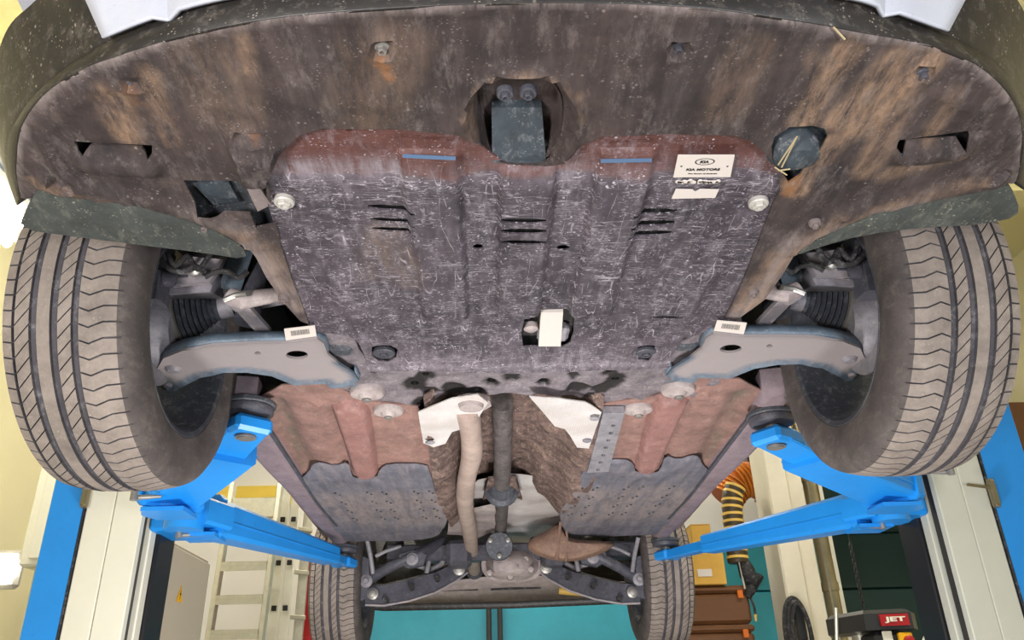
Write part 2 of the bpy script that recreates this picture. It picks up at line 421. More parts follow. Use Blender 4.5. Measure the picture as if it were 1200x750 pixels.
def text_mesh(name, body, centre, height, xdir, ydir, mat, parent, sx=1.0, bold=0.0, depth=0.0008, fit=None):
    cu = bpy.data.curves.new(name, 'FONT'); cu.body = body; cu.size = 1; cu.align_x = 'CENTER'; cu.align_y = 'CENTER'; cu.offset = bold; cu.extrude = 0.001
    o = bpy.data.objects.new(name, cu); C.objects.link(o)
    dg = bpy.context.evaluated_depsgraph_get(); me0 = o.evaluated_get(dg).to_mesh()
    vs = [v.co.copy() for v in me0.vertices]; fs = [tuple(p.vertices) for p in me0.polygons]
    bpy.data.objects.remove(o)
    xs = [v.x for v in vs]; ys = [v.y for v in vs]; cx = (min(xs)+max(xs))/2; cy = (min(ys)+max(ys))/2; hh = max(ys)-min(ys)
    k = height/hh; kx = (fit/(max(xs)-min(xs))) if fit else k*sx
    xd = Vector(xdir).normalized(); yd = Vector(ydir).normalized(); n = xd.cross(yd)
    out = [Vector(centre)+xd*(v.x-cx)*kx+yd*(v.y-cy)*k+n*(depth if v.z > 0 else 0) for v in vs]
    return mesh_obj(name, out, fs, mat, parent, False)

# ================================================================ THE SETTING
def struct(o): o['kind'] = 'structure'; return o
RX0, RX1, RY0, RY1, RZ = -3.0, 4.35, -3.0, 7.2, 4.3
b = MB(); b.box(((RX0+RX1)/2, (RY0+RY1)/2, -.05), (RX1-RX0+.4, RY1-RY0+.4, .1)); struct(b.build('floor', 'concrete', None, False))
b = MB(); b.box(((RX0+RX1)/2, (RY0+RY1)/2, RZ+.05), (RX1-RX0+.4, RY1-RY0+.4, .1)); struct(b.build('ceiling', 'ceil_cream', None, False))
b = MB(); b.box((RX0-.05, (RY0+RY1)/2, RZ/2), (.1, RY1-RY0+.2, RZ)); struct(b.build('wall_left', 'wall_cream', None, False))
b = MB(); b.box((RX1+.05, (RY0+RY1)/2, RZ/2), (.1, RY1-RY0+.2, RZ)); struct(b.build('wall_right', 'wall_cream', None, False))
dx0 = PY(385, 700, RY1).x; dx1 = RX1-.1; dz1 = 3.3
b = MB(); b.box(((RX0+dx0)/2, RY1+.05, RZ/2), (dx0-RX0, .1, RZ)); b.box(((RX1+dx1)/2, RY1+.05, RZ/2), (max(.05, RX1-dx1), .1, RZ)); b.box(((dx0+dx1)/2, RY1+.05, (RZ+dz1)/2), (dx1-dx0, .1, RZ-dz1)); b.box(((dx0+PY(930, 700, RY1).x)/2, RY1+.05, 2.8), (PY(930, 700, RY1).x-dx0, .1, 1.1)); struct(b.build('wall_back', 'white_wall', None, False)); zb0, zb1 = PY(300, 592, RY1).z, PY(300, 570, RY1).z; b = MB(); b.box(((RX0+dx0)/2, RY1-.01, (zb0+zb1)/2), (dx0-RX0, .02, zb1-zb0)); struct(b.build('trim_8', 'yellow_band', None, False))
def door(name, x0, x1, mat, h=3.3, ph=.47, ribs=()):
    b = MB(); b.box(((x0+x1)/2, RY1-.02, h+.04), (x1-x0+.1, .08, .08)); 
    for x in (x0, x1): b.box((x, RY1-.02, h/2), (.07, .1, h))
    d = struct(b.build(name, 'machine_dark', None, False)); d['kind'] = 'structure'
    p = MB(); p.box(((x0+x1)/2, RY1+.02, h/2), (x1-x0, .02, h)); p.build('backing', mat, d, False)
    k = 0
    while k*ph < h-.1:
        p = MB(); p.box(((x0+x1)/2, RY1-.04, k*ph+ph/2), (x1-x0-.06, .05, ph-.012), None, .008); p.build('panel', mat, d, False); k += 1
    return d
xm0, xm1 = PY(930, 700, RY1).x, PY(968, 700, RY1).x
door('door_1', dx0+.05, xm0, 'teal', 2.25); door('door_2', xm1, dx1-.03, 'teal_shaded')
b = MB(); b.box(((xm0+xm1)/2, RY1-.02, 1.65), (xm1-xm0-.08, .12, 3.3)); struct(b.build('trim_1', 'grey_cream', None, False))
for i, px in enumerate((573, 586)):
    x = PY(px, 735, RY1-.1).x; b = MB(); b.tube([(x, RY1-.12, .1), (x, RY1-.12, 3.3)], .022, 10)
    tag(b.build('vertical_pipe', 'machine_dark'), ('left' if i == 0 else 'right')+' one of two thin dark pipes before the teal door', 'pipe', 'pipes before the teal door')
# concrete pillar and the pipe beside it
px0, px1 = PY(922, 700, 5.0).x, PY(948, 700, 5.0).x
b = MB(); b.box(((px0+px1)/2, 5.14, RZ/2), (px1-px0, .28, RZ), None, .01); struct(b.build('trim_2', 'pillar', None, False))
x = PY(957, 700, 5.0).x; b = MB(); b.box((x, 5.10, RZ/2), (.12, .10, RZ)); struct(b.build('trim_3', 'pillar', None, False))
x = PY(975, 700, 5.1).x; b = MB(); b.tube([(x, 5.1, 0), (x, 5.1, RZ)], .046, 20)
pp = thing('metal_pipe', 'shiny metal standpipe running up beside the cream pillar', 'pipe', (x, 5.1, 0)); b.build('pipe_wall', 'galv', pp)
for z in (1.2, 1.62, 2.3, 3.0): b = MB(); b.tube([(x, 5.1, z), (x, 5.1, z+.05)], .052, 20); b.build('collar', 'galv', pp)
x = PY(989, 700, 5.3).x; b = MB(); b.box((x, 5.4, RZ/2), (.06, .06, RZ)); struct(b.build('trim_4', 'cream', None, False))
# ceiling beams
for i, (y, z) in enumerate(((5.9, 2.85), (4.3, 4.1))):
    b = MB(); b.box(((RX0+RX1)/2, y, z), (RX1-RX0, .2, .3)) if i else b.box((3.1, y, z), (2.4, .2, .45)); struct(b.build('trim_%d' % (5+i), 'ceil_cream' if i else 'brown_vinyl', None, False))
p = PY(1195, 520, 4.9); b = MB(); b.box((RX1-.12, 4.3, PY(1195, 530, 5.2).z), (.2, 4.0, .5)); struct(b.build('trim_7', 'brown_vinyl', None, False))

# ---- lamps
def lamp(loc, size, label, cat='lamp', group=None):
    t = thing('tube_lamp', label, cat, loc, group)
    b = MB(); b.box(loc, (size[0]+.06, size[1]+.06, .06), None, .01); b.build('housing', 'white_metal', t)
    if loc[2] < 4:
        for s in (-1, 1): b = MB(); b.tube([(loc[0], loc[1]+s*size[1]*.4, loc[2]), (loc[0], loc[1]+s*size[1]*.4, RZ)], .008, 8); b.build('hanging_rod', 'machine_dark', t)
    for s in (-1, 1):
        b = MB(); L = Vector(loc); a = Vector((0, size[1]/2, 0)) if size[1] > size[0] else Vector((size[0]/2, 0, 0)); o = Vector((s*size[0]*.25, 0, 0)) if size[1] > size[0] else Vector((0, s*size[1]*.25, 0))
        b.tube([L-a+o+Vector((0, 0, -.05)), L+a+o+Vector((0, 0, -.05))], .022, 10); b.build('tube', 'tube', t)
g = P(-2, 212, 3.2)
lamp((g.x-.10, g.y, 3.2), (.34, .9), 'glowing ceiling tube lamp above the left front tyre')
lamp((2.3, 3.2, 4.27), (.25, 2.4), 'ceiling tube lamp above the right lift post')
lamp((-.2, 6.2, 4.27), (2.4, .25), 'ceiling tube lamp before the teal sectional door')
g = PY(3, 664, 4.4); t = thing('wall_lamp', 'glowing white wall lamp low at the left edge beside the cream box', 'lamp', g)
b = MB(); b.box(g+Vector((-.03, .1, 0)), (.16, .06, .2), None, .02); b.build('housing', 'white_metal', t)
b = MB(); b.lathe(g+Vector((-.03, .08, 0)), (0, -1, 0), [(0, .08), (.04, .075), (.07, .04), (.075, 0)], 20); b.build('globe', 'tube', t)

# ================================================================ THE LIFT
def lift(sg, edges, label, arms):
    Y0 = 2.8
    xs = [PY(e, 600, Y0).x for e in edges]     # blue outer, blue inner, cream inner
    t = thing('lift_post', label, 'car lift', ((xs[0]+xs[2])/2, 3.0, 0), 'posts of the two-post lift')
    def bx(name, mat, x0, x1, y0, y1, z0=0.02, z1=3.7, bev=.004):
        b = MB(); b.box(((x0+x1)/2, (y0+y1)/2, (z0+z1)/2), (abs(x1-x0), y1-y0, z1-z0), None, bev); return b.build(name, mat, t, False)
    bx('column', 'lift_blue', xs[0], xs[1]-.004*sg*0, Y0-.004, Y0+.34)
    b = MB(); b.box(((xs[0]+xs[2])/2, 3.0, .01), (.6, .6, .02), None, .004); b.build('base_plate', 'lift_blue', t)
    bx('side_gap', 'black', xs[1]-.004, xs[1]+.004, Y0-.006, Y0+.01)
    xm = (xs[1]+xs[2])/2
    a, c = sorted((xs[1]-.006*sg, xm)); bx('cover_panel', 'grey_cream' if sg > 0 else 'cream', a, c-.001, Y0, Y0+.035)
    a, c = sorted((xm, xs[2])); bx('cover_panel', 'grey_cream' if sg > 0 else 'cream', a+.001, c, Y0, Y0+.035)
    bx('back_plate', 'dark_panel', xs[2]+.02*sg, xs[0]-.01*sg, Y0+.04, Y0+.3)
    bx('edge_strip', 'grey_cream' if sg > 0 else 'cream', xs[2]-.0*sg, xs[2]+.03*sg, Y0+.10, Y0+.15)
    bx('slide_strip', 'dark_panel', xs[2]-.01*sg, xs[2]+.03*sg, Y0+.155, Y0+.31)
    # carriage with hinge eyes
    xc = xs[2]-.03*sg
    b = MB(); b.box((xc-.01*sg, Y0+.19, 1.69), (.10, .2, .16), None, .01); b.build('carriage', 'lift_blue', t)
    for (p0, p1, w0, h0, w1, h1, e1, pad, pin) in arms:
        e1 = Vector((pad.x, pad.y, e1.z))
        b = MB(); b.tube([p0+Vector((0, 0, -.06)), p0+Vector((0, 0, .07))], .062, 24); 
        b.beam(p0, p0.lerp(p1, .14), .17, .085, .17, .085); b.box(p0.lerp(p1, .1)+Vector((0, 0, -.065)), (.12, .12, .012)); hinge = b.build('hinge', 'lift_blue', t)
        b = MB(); b.beam(p0.lerp(p1, .10), p1, w0, h0, w1, h1); arm = b.build('arm', 'lift_blue', t, False)
        b = MB(); d = (p1-p0).normalized(); sd = d.cross(Vector((0, 0, 1))).normalized()
        for s2 in (1, -1): b.beam(p0.lerp(p1, .11)+sd*s2*(w0/2)+Vector((0, 0, -.01)), p1+sd*s2*(w1/2)+Vector((0, 0, -.006)), .006, .006, .006, .006); w_ = b.build('weld_seam', 'lift_blue', arm); b = MB()
        b.beam(p0.lerp(p1, .09), p0.lerp(p1, .115), w0+.02, h0+.02, w0+.02, h0+.02); b.build('collar', 'lift_blue', arm, False)
        b = MB(); b.beam(p0.lerp(p1, .8), e1, w1*.75, h1*.6, w1*.72, h1*.55); b.box(e1+Vector((0, 0, -.0)), (.1, .1, h1*.6), Matrix.Rotation(math.atan2(d.y, d.x), 3, 'Z'), .01); ext = b.build('arm_extension', 'lift_blue', t, False)
        b = MB(); b.tube([Vector((pad.x, pad.y, e1.z-.03)), Vector((pad.x, pad.y, pad.z-.004))], .02, 18)
        for k in range(3): b.tube([Vector((pad.x, pad.y, e1.z-.0275+k*.006)), Vector((pad.x, pad.y, e1.z-.024+k*.006))], .026, 18)
        b.build('lift_screw', 'bolt', ext)
        b = MB(); b.lathe(pad, (0, 0, 1), [(-.006, .04), (-.002, .058), (.004, .062), (.016, .062), (.02, .055)], 28); b.build('pad_cup', 'dark_steel', ext)
        b = MB(); b.lathe(pad+Vector((0, 0, .018)), (0, 0, 1), [(0, .064), (.003, .067), (.012, .067), (.015, .062)], 28); b.build('rubber_pad', 'rubber', ext)
        b = MB(); b.tube([pin, pin+Vector((-.03*sg, .0, .0)), pin+Vector((-.075*sg, .01, .004))], [.008, .007, .004], 8); b.tube([pin+Vector((-.01*sg, -.015, -.012)), pin+Vector((-.01*sg, -.015, .015))], .01, 8); b.build('lock_pin', 'bolt', hinge)
        b = MB(); b.tube([p0.lerp(p1, .12)+sd*(w0/2)*(-sg)*-1+Vector((0, 0, .015)), p0.lerp(p1, .12)+sd*(w0/2+.006)*(-sg)*-1+Vector((0, 0, .015))], .012, 12); b.build('pivot_bolt', 'dark_panel', arm)
    b = MB(); q = PY(edges[1]+(3 if sg < 0 else -3), 578, Y0-.03); b.box(q, (.02, .03, .09), None, .004); b.tube([q+Vector((0, 0, .02)), q+Vector((-.09*sg, -.01, .03))], .006, 8); b.tube([q+Vector((0, 0, -.05)), q+Vector((0, 0, .05))], .012, 10); b.build('latch', 'galv', t)
    return t
def arm_pts(p0, z0, p1, z1, e, ze, pad, zp, w0, h0, w1, h1, pin, zpin):
    return (P(*p0, z0), P(*p1, z1), w0, h0, w1, h1, P(*e, ze), P(*pad, zp), P(*pin, zpin))
L_arms = [arm_pts((218, 600), 1.615, (388, 651), 1.64, (404, 655), 1.655, (404, 648), 1.70, .12, .125, .085, .075, (208, 627), 1.55),
          arm_pts((196, 580), 1.605, (272, 527), 1.645, (287, 509), 1.665, (291, 486), 1.70, .17, .09, .14, .07, (155, 583), 1.56)]
R_arms = [arm_pts((1040, 592), 1.615, (830, 638), 1.64, (790, 650), 1.655, (780, 640), 1.70, .12, .125, .085, .075, (1035, 617), 1.55),
          arm_pts((1052, 575), 1.60, (940, 532), 1.645, (915, 520), 1.66, (905, 497), 1.70, .17, .09, .14, .07, (1115, 553), 1.58)]
lift(-1, (57, 98, 167), 'left blue lift post with cream cover panels and arms beneath the car', L_arms)
lift(1, (1222, 1167, 1103), 'right blue lift post with pale grey cover panels and arms beneath the car', R_arms)

# ================================================================ THINGS AROUND THE HALL
# control cabinet on the left post
t = thing('control_cabinet', 'beige metal control cabinet with a yellow warning triangle behind the left post', 'cabinet', (-1.5, 3.4, 0.0))
X1 = PY(197, 640, 3.18).x
b = MB(); b.box((X1-.17, 3.42, 1.0), (.34, .5, 1.28), None, .008); b.build('body', 'beige_cabinet', t, False)
b = MB(); b.box((X1+.006, 3.42, 1.0), (.014, .47, 1.24), None, .004); dr = b.build('door', 'beige_cabinet', t, False)
b = MB(); b.box((X1-.17, 3.42, .18), (.3, .44, .36)); b.build('plinth', 'machine_dark', t, False)
c0 = Vector((X1+.0145, 3.34, 1.455))
b = MB(); b.prism([c0+Vector((0, -.032, -.03)), c0+Vector((0, .032, -.03)), c0+Vector((0, 0, .032))], (.0015, 0, 0)); sg_ = b.build('warning_triangle', 'yellow_sign', dr, False)
b = MB(); c1 = c0+Vector((.0022, 0, 0)); b.prism([c1+Vector((0, y, z)) for y, z in ((.004, .018), (-.008, -.004), (.0, -.004), (-.004, -.022), (.008, .002), (.001, .002))], (.0005, 0, 0)); b.build('lightning_bolt', 'print', sg_, False)
b = MB(); b.box((X1+.02, 3.56, 1.12), (.02, .03, .1), None, .005); b.build('door_handle', 'machine_dark', dr)
b = MB(); b.box((X1+.016, 3.42, 1.27), (.003, .10, .022)); b.build('name_plate', 'machine_dark', dr)
# cream box on the left wall
xa, xb = PY(22, 655, 4.0).x, PY(66, 655, 4.0).x; zb = PY(40, 663, 4.0).z
t = thing('wall_cabinet', 'tall pale cream box cabinet left of the left blue post', 'cabinet', ((xa+xb)/2, 4.15, zb))
b = MB(); b.box(((xa+xb)/2, 4.2, zb+.75), (xb-xa, .4, 1.5), None, .01); b.build('body', 'cream', t, False)
b = MB(); b.box(((xa+xb)/2+.02, 3.99, zb+.75), (xb-xa-.06, .02, 1.44), None, .005); b.build('door', 'cream', t, False)
b = MB(); b.box(((xa+xb)/2, 4.2, zb-.2), (.06, .3, .4)); b.build('bracket', 'grey_cream', t, False)
# step ladder
def px_x(px, Y, py=690): return PY(px, py, Y).x
Y1 = 5.6; xa, xb = px_x(252, Y1), px_x(312, Y1)
t = thing('step_ladder', 'aluminium step ladder with wide flat treads beside the control cabinet', 'ladder', ((xa+xb)/2, Y1, 0))
zt = PY(285, 592, Y1).z
for x in (xa, xb): b = MB(); b.beam((x, Y1-.12, 0), (x, Y1+.1, zt+.18), .035, .07, .035, .07); b.build('rail', 'alu', t, False)
k = 0; zs_ = [PY(280, y, Y1).z for y in (741, 700, 657)]; dz = zs_[1]-zs_[0]
z = zs_[0]-4*dz
while z < zt-.1:
    if z > .1:
        b = MB(); yy = Y1-.12+.22*z/zt; b.box(((xa+xb)/2, yy, z), (xb-xa-.03, .11, .03), None, .004); b.box(((xa+xb)/2, yy-.05, z-.02), (xb-xa-.03, .008, .05)); b.build('tread', 'alu', t, False)
    z += dz
b = MB(); b.box(((xa+xb)/2, Y1+.1, zt), (xb-xa, .06, .14), None, .004); b.build('top_platform', 'alu', t, False)
# extension ladder, seen from its edge
Y2 = 5.9; t = thing('extension_ladder', 'tall extension ladder with pale rails and black rung ends by rear tyre', 'ladder', (px_x(335, Y2), Y2, 0))
for i, (pa, yo) in enumerate(((324, 0), (337, .03), (354, .16))):
    x = px_x(pa, Y2+yo); b = MB(); b.box((x, Y2+yo, 1.32), (.066, .03, 2.64), None, .004); b.build('rail', 'cream' if i < 2 else 'alu', t, False)
zs2 = PY(330, 713, Y2).z; dz2 = PY(330, 660, Y2).z-zs2; z = zs2-dz2*4
while z < 2.5:
    if z > 0.1:
        for pa in (324, 337):
            b = MB(); b.box((px_x(pa, Y2), Y2-.018, z), (.034, .012, .036), None, .003); b.build('rung_end', 'print', t, False)
        b = MB(); b.beam((px_x(337, Y2), Y2+.05, z-.05), (px_x(354, Y2), Y2+.15, z-.05), .03, .03, .03, .03); b.build('rung', 'alu', t, False)
    z += dz2
# red cabinet
x0, x1 = px_x(350, 6.3), px_x(384, 6.3); z1 = PY(360, 650, 6.3).z
t = thing('tool_cabinet', 'bright red tool cabinet behind the left rear tyre', 'cabinet', ((x0+x1)/2, 6.5, 0))
b = MB(); b.box(((x0+x1)/2, 6.5, z1/2), (x1-x0, .4, z1), None, .01); b.build('body', 'red', t, False)
for k in range(5): b = MB(); b.box(((x0+x1)/2, 6.29, .2+k*.3), (x1-x0-.04, .02, .27), None, .004); d_ = b.build('drawer', 'red', t, False); b = MB(); b.box(((x0+x1)/2, 6.275, .3+k*.3), (.14, .02, .015)); b.build('handle', 'alu', d_, False)

# bench with brown cases and cardboard boxes, right
Yb = 5.2; zb_ = PY(840, 730, Yb).z; ch = PY(840, 685, Yb).z-zb_
xa, xb = px_x(796, Yb), px_x(877, Yb)
t = thing('work_bench', 'plain bench carrying the brown cases behind the right rear tyre', 'bench', ((xa+xb)/2, Yb+.25, 0)); zt = zb_-ch-.01
b = MB(); b.box(((xa+xb)/2, Yb+.22, zt-.02), (xb-xa+.1, .6, .04), None, .004); b.build('bench_top', 'brown_vinyl', t, False)
for x in (xa, xb):
    for y in (Yb-.02, Yb+.45): b = MB(); b.box((x, y, zt/2-.02), (.05, .05, zt-.04)); b.build('leg', 'machine_dark', t, False)
for k, lb in enumerate(('brown vinyl-covered case beside the rear tyre, lower of its stack', 'brown vinyl-covered case beneath the cardboard box, upper of its stack')):
    z = zt+k*(ch+.004); t = thing('storage_case', lb, 'case', ((xa+xb)/2, Yb+.2, z), 'brown cases on the bench')
    b = MB(); b.box(((xa+xb)/2, Yb+.22, z+ch*.4), (xb-xa, .44, ch*.8), None, .02); b.build('body', 'brown_vinyl', t)
    b = MB(); b.box(((xa+xb)/2, Yb+.22, z+ch*.9), (xb-xa+.012, .452, ch*.19), None, .015); b.build('lid', 'brown_vinyl', t)
    b = MB(); b.box((xb-.06, Yb-.01, z+ch*.75), (.035, .02, .05), None, .004); b.build('catch', 'orange', t)
z0 = zt+2*(ch+.004); h1 = PY(830, 645, Yb).z-PY(830, 684, Yb).z
def carton(x0, x1, z0, h, y, lb, label=True):
    t = thing('cardboard_box', lb, 'box', ((x0+x1)/2, y+.15, z0), 'cardboard boxes above the cases')
    b = MB(); b.box(((x0+x1)/2, y+.15, z0+h/2), (x1-x0, .3, h), None, .004); b.build('body', 'card', t, False)
    for s in (-1, 1): b = MB(); b.box(((x0+x1)/2+s*(x1-x0)*.25, y+.15, z0+h+.003), ((x1-x0)*.49, .3, .005)); b.build('flap', 'card', t, False)
    b = MB(); b.box((x0+(x1-x0)*.38, y-.002, z0+h*.35), ((x1-x0)*.42, .003, h*.22)); b.build('label', 'sticker', t, False) if label else None
carton(px_x(812, Yb), px_x(852, Yb), z0, h1, Yb-.02, 'yellow-brown cardboard box with a white label on the brown cases')
h2 = PY(830, 612, Yb).z-PY(830, 642, Yb).z
carton(px_x(818, Yb), px_x(842, Yb), z0+h1+.008, h2, Yb, 'small cardboard box standing on the labelled box', False)
# ribbed hoses
def coil_hose(name, pts, r, mats, label, cat, pitch=.028):
    t = thing(name, label, cat, pts[0]); L = 0; P_ = [Vector(p) for p in pts]
    b = MB(); rings = []; cum = [0]
    for a, c in zip(P_, P_[1:]): cum.append(cum[-1]+(c-a).length)
    def at(s):
        for i in range(len(P_)-1):
            if s <= cum[i+1]: return P_[i].lerp(P_[i+1], (s-cum[i])/(cum[i+1]-cum[i]))
        return P_[-1]
    n = int(cum[-1]/pitch)*4; ps = [at(cum[-1]*k/n) for k in range(n+1)]
    b.tube(ps, [r*(.93, .93, 1.0, .97)[k % 4] for k in range(n+1)], 18); b.build('hose_wall', mats[0], t)
    rb_ = MB(); st = 0
    for k in range(0, n-3, 4):
        q = ps[k+1]; d = (ps[k+2]-ps[k]).normalized(); rb_ = MB(); rb_.tube([q-d*pitch*.18, q+d*pitch*.18], r*1.04, 18); o = rb_.build('rib', mats[1], t)
    return t
Yh = 5.2
coil_hose('exhaust_hose', [PY(x, y, Yh) for x, y in ((862,570),(858,582),(858,600),(861,625),(865,660))], .066, ('hose_dark', 'hose_yellow'), 'dark ribbed exhaust hose with yellow coils hanging beside the cream pillar', 'hose', .045)
coil_hose('ducting_hose', [PY(x, y, 5.6) for x, y in ((850,585),(862,568),(880,560),(896,568),(910,590))], .12, ('orange', 'rib_orange'), 'thick orange ribbed ducting draped above the exhaust hose', 'hose', .03)
q = PY(880, 558, 5.6); t = bpy.data.objects['ducting_hose']; b = MB(); b.tube([q, (q.x, q.y, RZ)], .01, 8); b.build('hanging_rod', 'machine_dark', t)
# hanging black air tool with a cord
t = thing('air_tool', 'black air tool with a thin cord hanging left of the pillar', 'tool', PY(872, 660, 5.2))
b = MB(); b.tube([PY(x, y, 5.2) for x, y in ((868,656),(872,662),(876,672),(884,682),(890,674),(880,690),(876,700))], [.03, .045, .055, .05, .03, .035, .02], 14); b.build('body', 'black', t)
b = MB(); b.tube([PY(x, y, 5.2) for x, y in ((864,645),(868,668),(876,690),(884,712),(886,724))], .008, 8); b.build('cord', 'black', t)
b = MB(); b.tube([PY(885, 720, 5.2), PY(886, 728, 5.2)], [.012, .006], 8); b.build('nozzle', 'hose_yellow', t)
b = MB(); b.tube([PY(862, 636, 5.18), PY(866, 658, 5.18), PY(873, 690, 5.18)], .006, 8); b.build('steel_hanger', 'alu', t)
# coiled cable on the pillar
t = thing('coiled_cable', 'black cable coiled in long loops hanging on the cream pillar', 'cable', PY(936, 715, 4.95))
for k in range(3):
    b = MB(); c0 = PY(936+k*1.5, 745, 4.93); b.tube([c0+Vector(((.075-.012*k)*math.cos(a), -.01*k, (.21-.02*k)*math.sin(a))) for a in [2*math.pi*i/28 for i in range(29)]], .013, 8, False); b.build('loop', 'black', t)
b = MB(); b.box(PY(938, 730, 4.96), (.06, .02, .2), None, .01); b.build('hanger', 'machine_dark', t)
# chain before the dark door
t = thing('pull_chain', 'thin dark pull chain hanging before the shaded teal door', 'chain', PY(1003, 640, 6.6))
b = MB(); q = PY(997, 640, 6.6); b.tube([q, (q.x, 6.6, RZ)], .006, 6); b.build('hanging_cord', 'machine_dark', t)
pa, pb = PY(997, 640, 6.6), PY(1003, 748, 6.6); n = 22
for k in range(n):
    c0 = pa+(pb-pa)*(k/n); c0.x = pa.x; r = .02; b = MB(); ang = (k % 2)*math.pi/2
    b.tube([c0+Vector((r*.6*math.cos(a)*math.cos(ang), r*.6*math.cos(a)*math.sin(ang), .03*math.sin(a))) for a in [2*math.pi*i/10 for i in range(11)]], .005, 6, False); b.build('link', 'machine_dark', t)
# drill press
Yd = 4.5; c0 = PY(1020, 731, Yd); bx_, bz = c0.x, c0.z
t = thing('drill_press', 'dark drill press with red brand plate and stop switch before the dark door', 'drill press', (bx_, Yd, 0))
def D(x, y, z): return Vector((bx_+x, Yd+y, bz+z))
b = MB(); b.loft([[D(x, y, z) for x, y in ((-.19, .12), (-.10, -.16), (.13, -.2), (.19, -.12), (.19, .22), (-.12, .26))] for z in (-.045, .035)]+[[D(x*.86, y*.86, .055) for x, y in ((-.19, .12), (-.10, -.16), (.13, -.2), (.19, -.12), (.19, .22), (-.12, .26))]]); hd = b.build('belt_cover', 'machine_dark', t, False)
b = MB(); b.prism([D(-.03, -.19, -.028), D(.11, -.208, -.028), D(.11, -.208, .028), D(-.03, -.19, .028)], (0, .012, 0)); pl_ = b.build('brand_plate', 'red', hd, False)
text_mesh('brand_text', 'JET', D(.04, -.2035, 0), .03, (.14, -.018, 0), (0, 0, 1), 'white_plastic', pl_, fit=.105, bold=.04)
b = MB(); b.box(D(.02, -.06, -.2), (.16, .2, .3), None, .02); b.build('head', 'machine_dark', t)
b = MB(); b.box(D(.0, -.165, -.1), (.05, .012, .1), None, .003); b.build('depth_scale', 'white_plastic', t)
b = MB(); b.box(D(.085, -.175, -.105), (.07, .03, .09), None, .006); sw = b.build('switch_box', 'yellow_sign', t); b = MB(); b.lathe(D(.09, -.192, -.1), (0, -1, 0), [(0, .024), (.02, .024), (.026, .015)], 16); b.build('stop_button', 'red', sw)
b = MB(); b.tube([D(.14, -.1, -.2), D(.22, -.16, -.05)], .008, 8); b.tube([D(.14, -.1, -.2), D(.22, -.16, -.05)], .006, 8); b.build('feed_handle', 'white_plastic', t)
b = MB(); b.tube([D(.02, -.1, -.35), D(.02, -.1, -.48)], [.03, .018], 14); b.build('chuck', 'alu', t)
b = MB(); b.tube([D(.0, .16, -.02), Vector((bx_, Yd+.16, .05))], .045, 20); b.build('column', 'alu', t)
b = MB(); b.box(D(.0, -.03, -.75), (.32, .3, .03), None, .008); b.build('table', 'machine_dark', t)
b = MB(); b.box((bx_, Yd+.02, .03), (.4, .55, .06), None, .01); b.build('base', 'machine_dark', t)
b = MB(); b.tube([D(-.21, -.02, -.1), D(-.19, -.05, .08)], .01, 8); b.build('cover_latch', 'alu', t)

# ================================================================ THE CAR
car = thing('car', 'dark grimy car underbody with silver bumper trim, raised on the blue two-post lift', 'car', (0, 2.9, 1.3))
def mx(v): v = Vector(v); return Vector((-v.x, v.y, v.z))
def mirr(pts): return [(-x, y) for x, y in pts][::-1]

def haze_edge_highlight(lst):
    f0 = blobs(lst)
    def f(X, Y):
        d = np.min([seg_d(X, Y, A2[i], A2[i+1]) for i in range(len(A2)-1)], axis=0)
        return np.maximum(f0(X, Y), .9*(1-sstep(d, .003, .010)))  # thin pale line along the outer edge is a painted rim highlight
    return f
# ---- front undertray
A_ = [(24,232),(20,205),(20,187),(25,150),(53,110),(100,80),(138,66),(155,60),(213,43),(300,25),(400,14),(600,4),(800,8),(940,26),(1000,37),(1075,50),(1100,57),(1150,80),(1183,113),(1197,150),(1195,193),(1190,212)]
B_ = [(22,236),(13,205),(11,180),(16,150),(43,110),(77,80),(105,62),(128,48),(200,20),(283,0),(395,-12),(600,-22),(800,-14),(973,0),(1033,15),(1103,40),(1130,52),(1165,75),(1190,105),(1205,150),(1203,195),(1200,220)]
C_ = [(20,240),(2,185),(-12,140),(-12,100),(0,60),(15,28),(45,0),(86,-46),(195,-70),(280,-90),(390,-100),(600,-110),(800,-100),(975,-90),(1035,-70),(1146,-42),(1190,0),(1212,50),(1230,110),(1235,160),(1215,200),(1205,225)]
def catmull(pts, n=5):
    out = []; L = len(pts)
    for i in range(L-1):
        p0 = pts[max(i-1, 0)]; p1 = pts[i]; p2 = pts[i+1]; p3 = pts[min(i+2, L-1)]
        for k in range(n):
            t = k/n; out.append(tuple(0.5*(2*b+(c-a)*t+(2*a-5*b+4*c-d)*t*t+(3*b-a-3*c+d)*t**3) for a, b, c, d in zip(p0, p1, p2, p3)))
    return out+[pts[-1]]
NS = 5
A3 = [P(x, y, H) for x, y in catmull(A_, NS)]
B3 = [P(x, y, H+.05) for x, y in catmull(B_, NS)]
C3 = [P(x, y, H+.16) for x, y in catmull(C_, NS)]
D3 = [p+Vector((-.22*max(-1, min(1, p.x*2)), .08, .36)) for p in C3]
E3 = [p+Vector((-.10*max(-1, min(1, p.x*2)), .45, .12)) for p in D3]
def strip(rows, i0, i1, name, mat, parent, thick=0.0):
    vs = []; fs = []; n = i1-i0+1
    for r in rows: vs += r[i0:i1+1]
    for a in range(len(rows)-1):
        for i in range(n-1): fs.append((a*n+i, a*n+i+1, (a+1)*n+i+1, (a+1)*n+i))
    o = mesh_obj(name, vs, fs, mat, parent, True)
    if thick:
        md = o.modifiers.new('solid', 'SOLIDIFY'); md.thickness = thick; md.offset = 0
    return o
mid = [(b*0.9+c*0.1)+Vector((0, 0, -.006)) for b, c in zip(B3, C3)]
BUMP = strip([A3, B3, mid, C3, D3, E3], 0, len(A3)-1, 'bumper', 'bumper', car, 0.004)
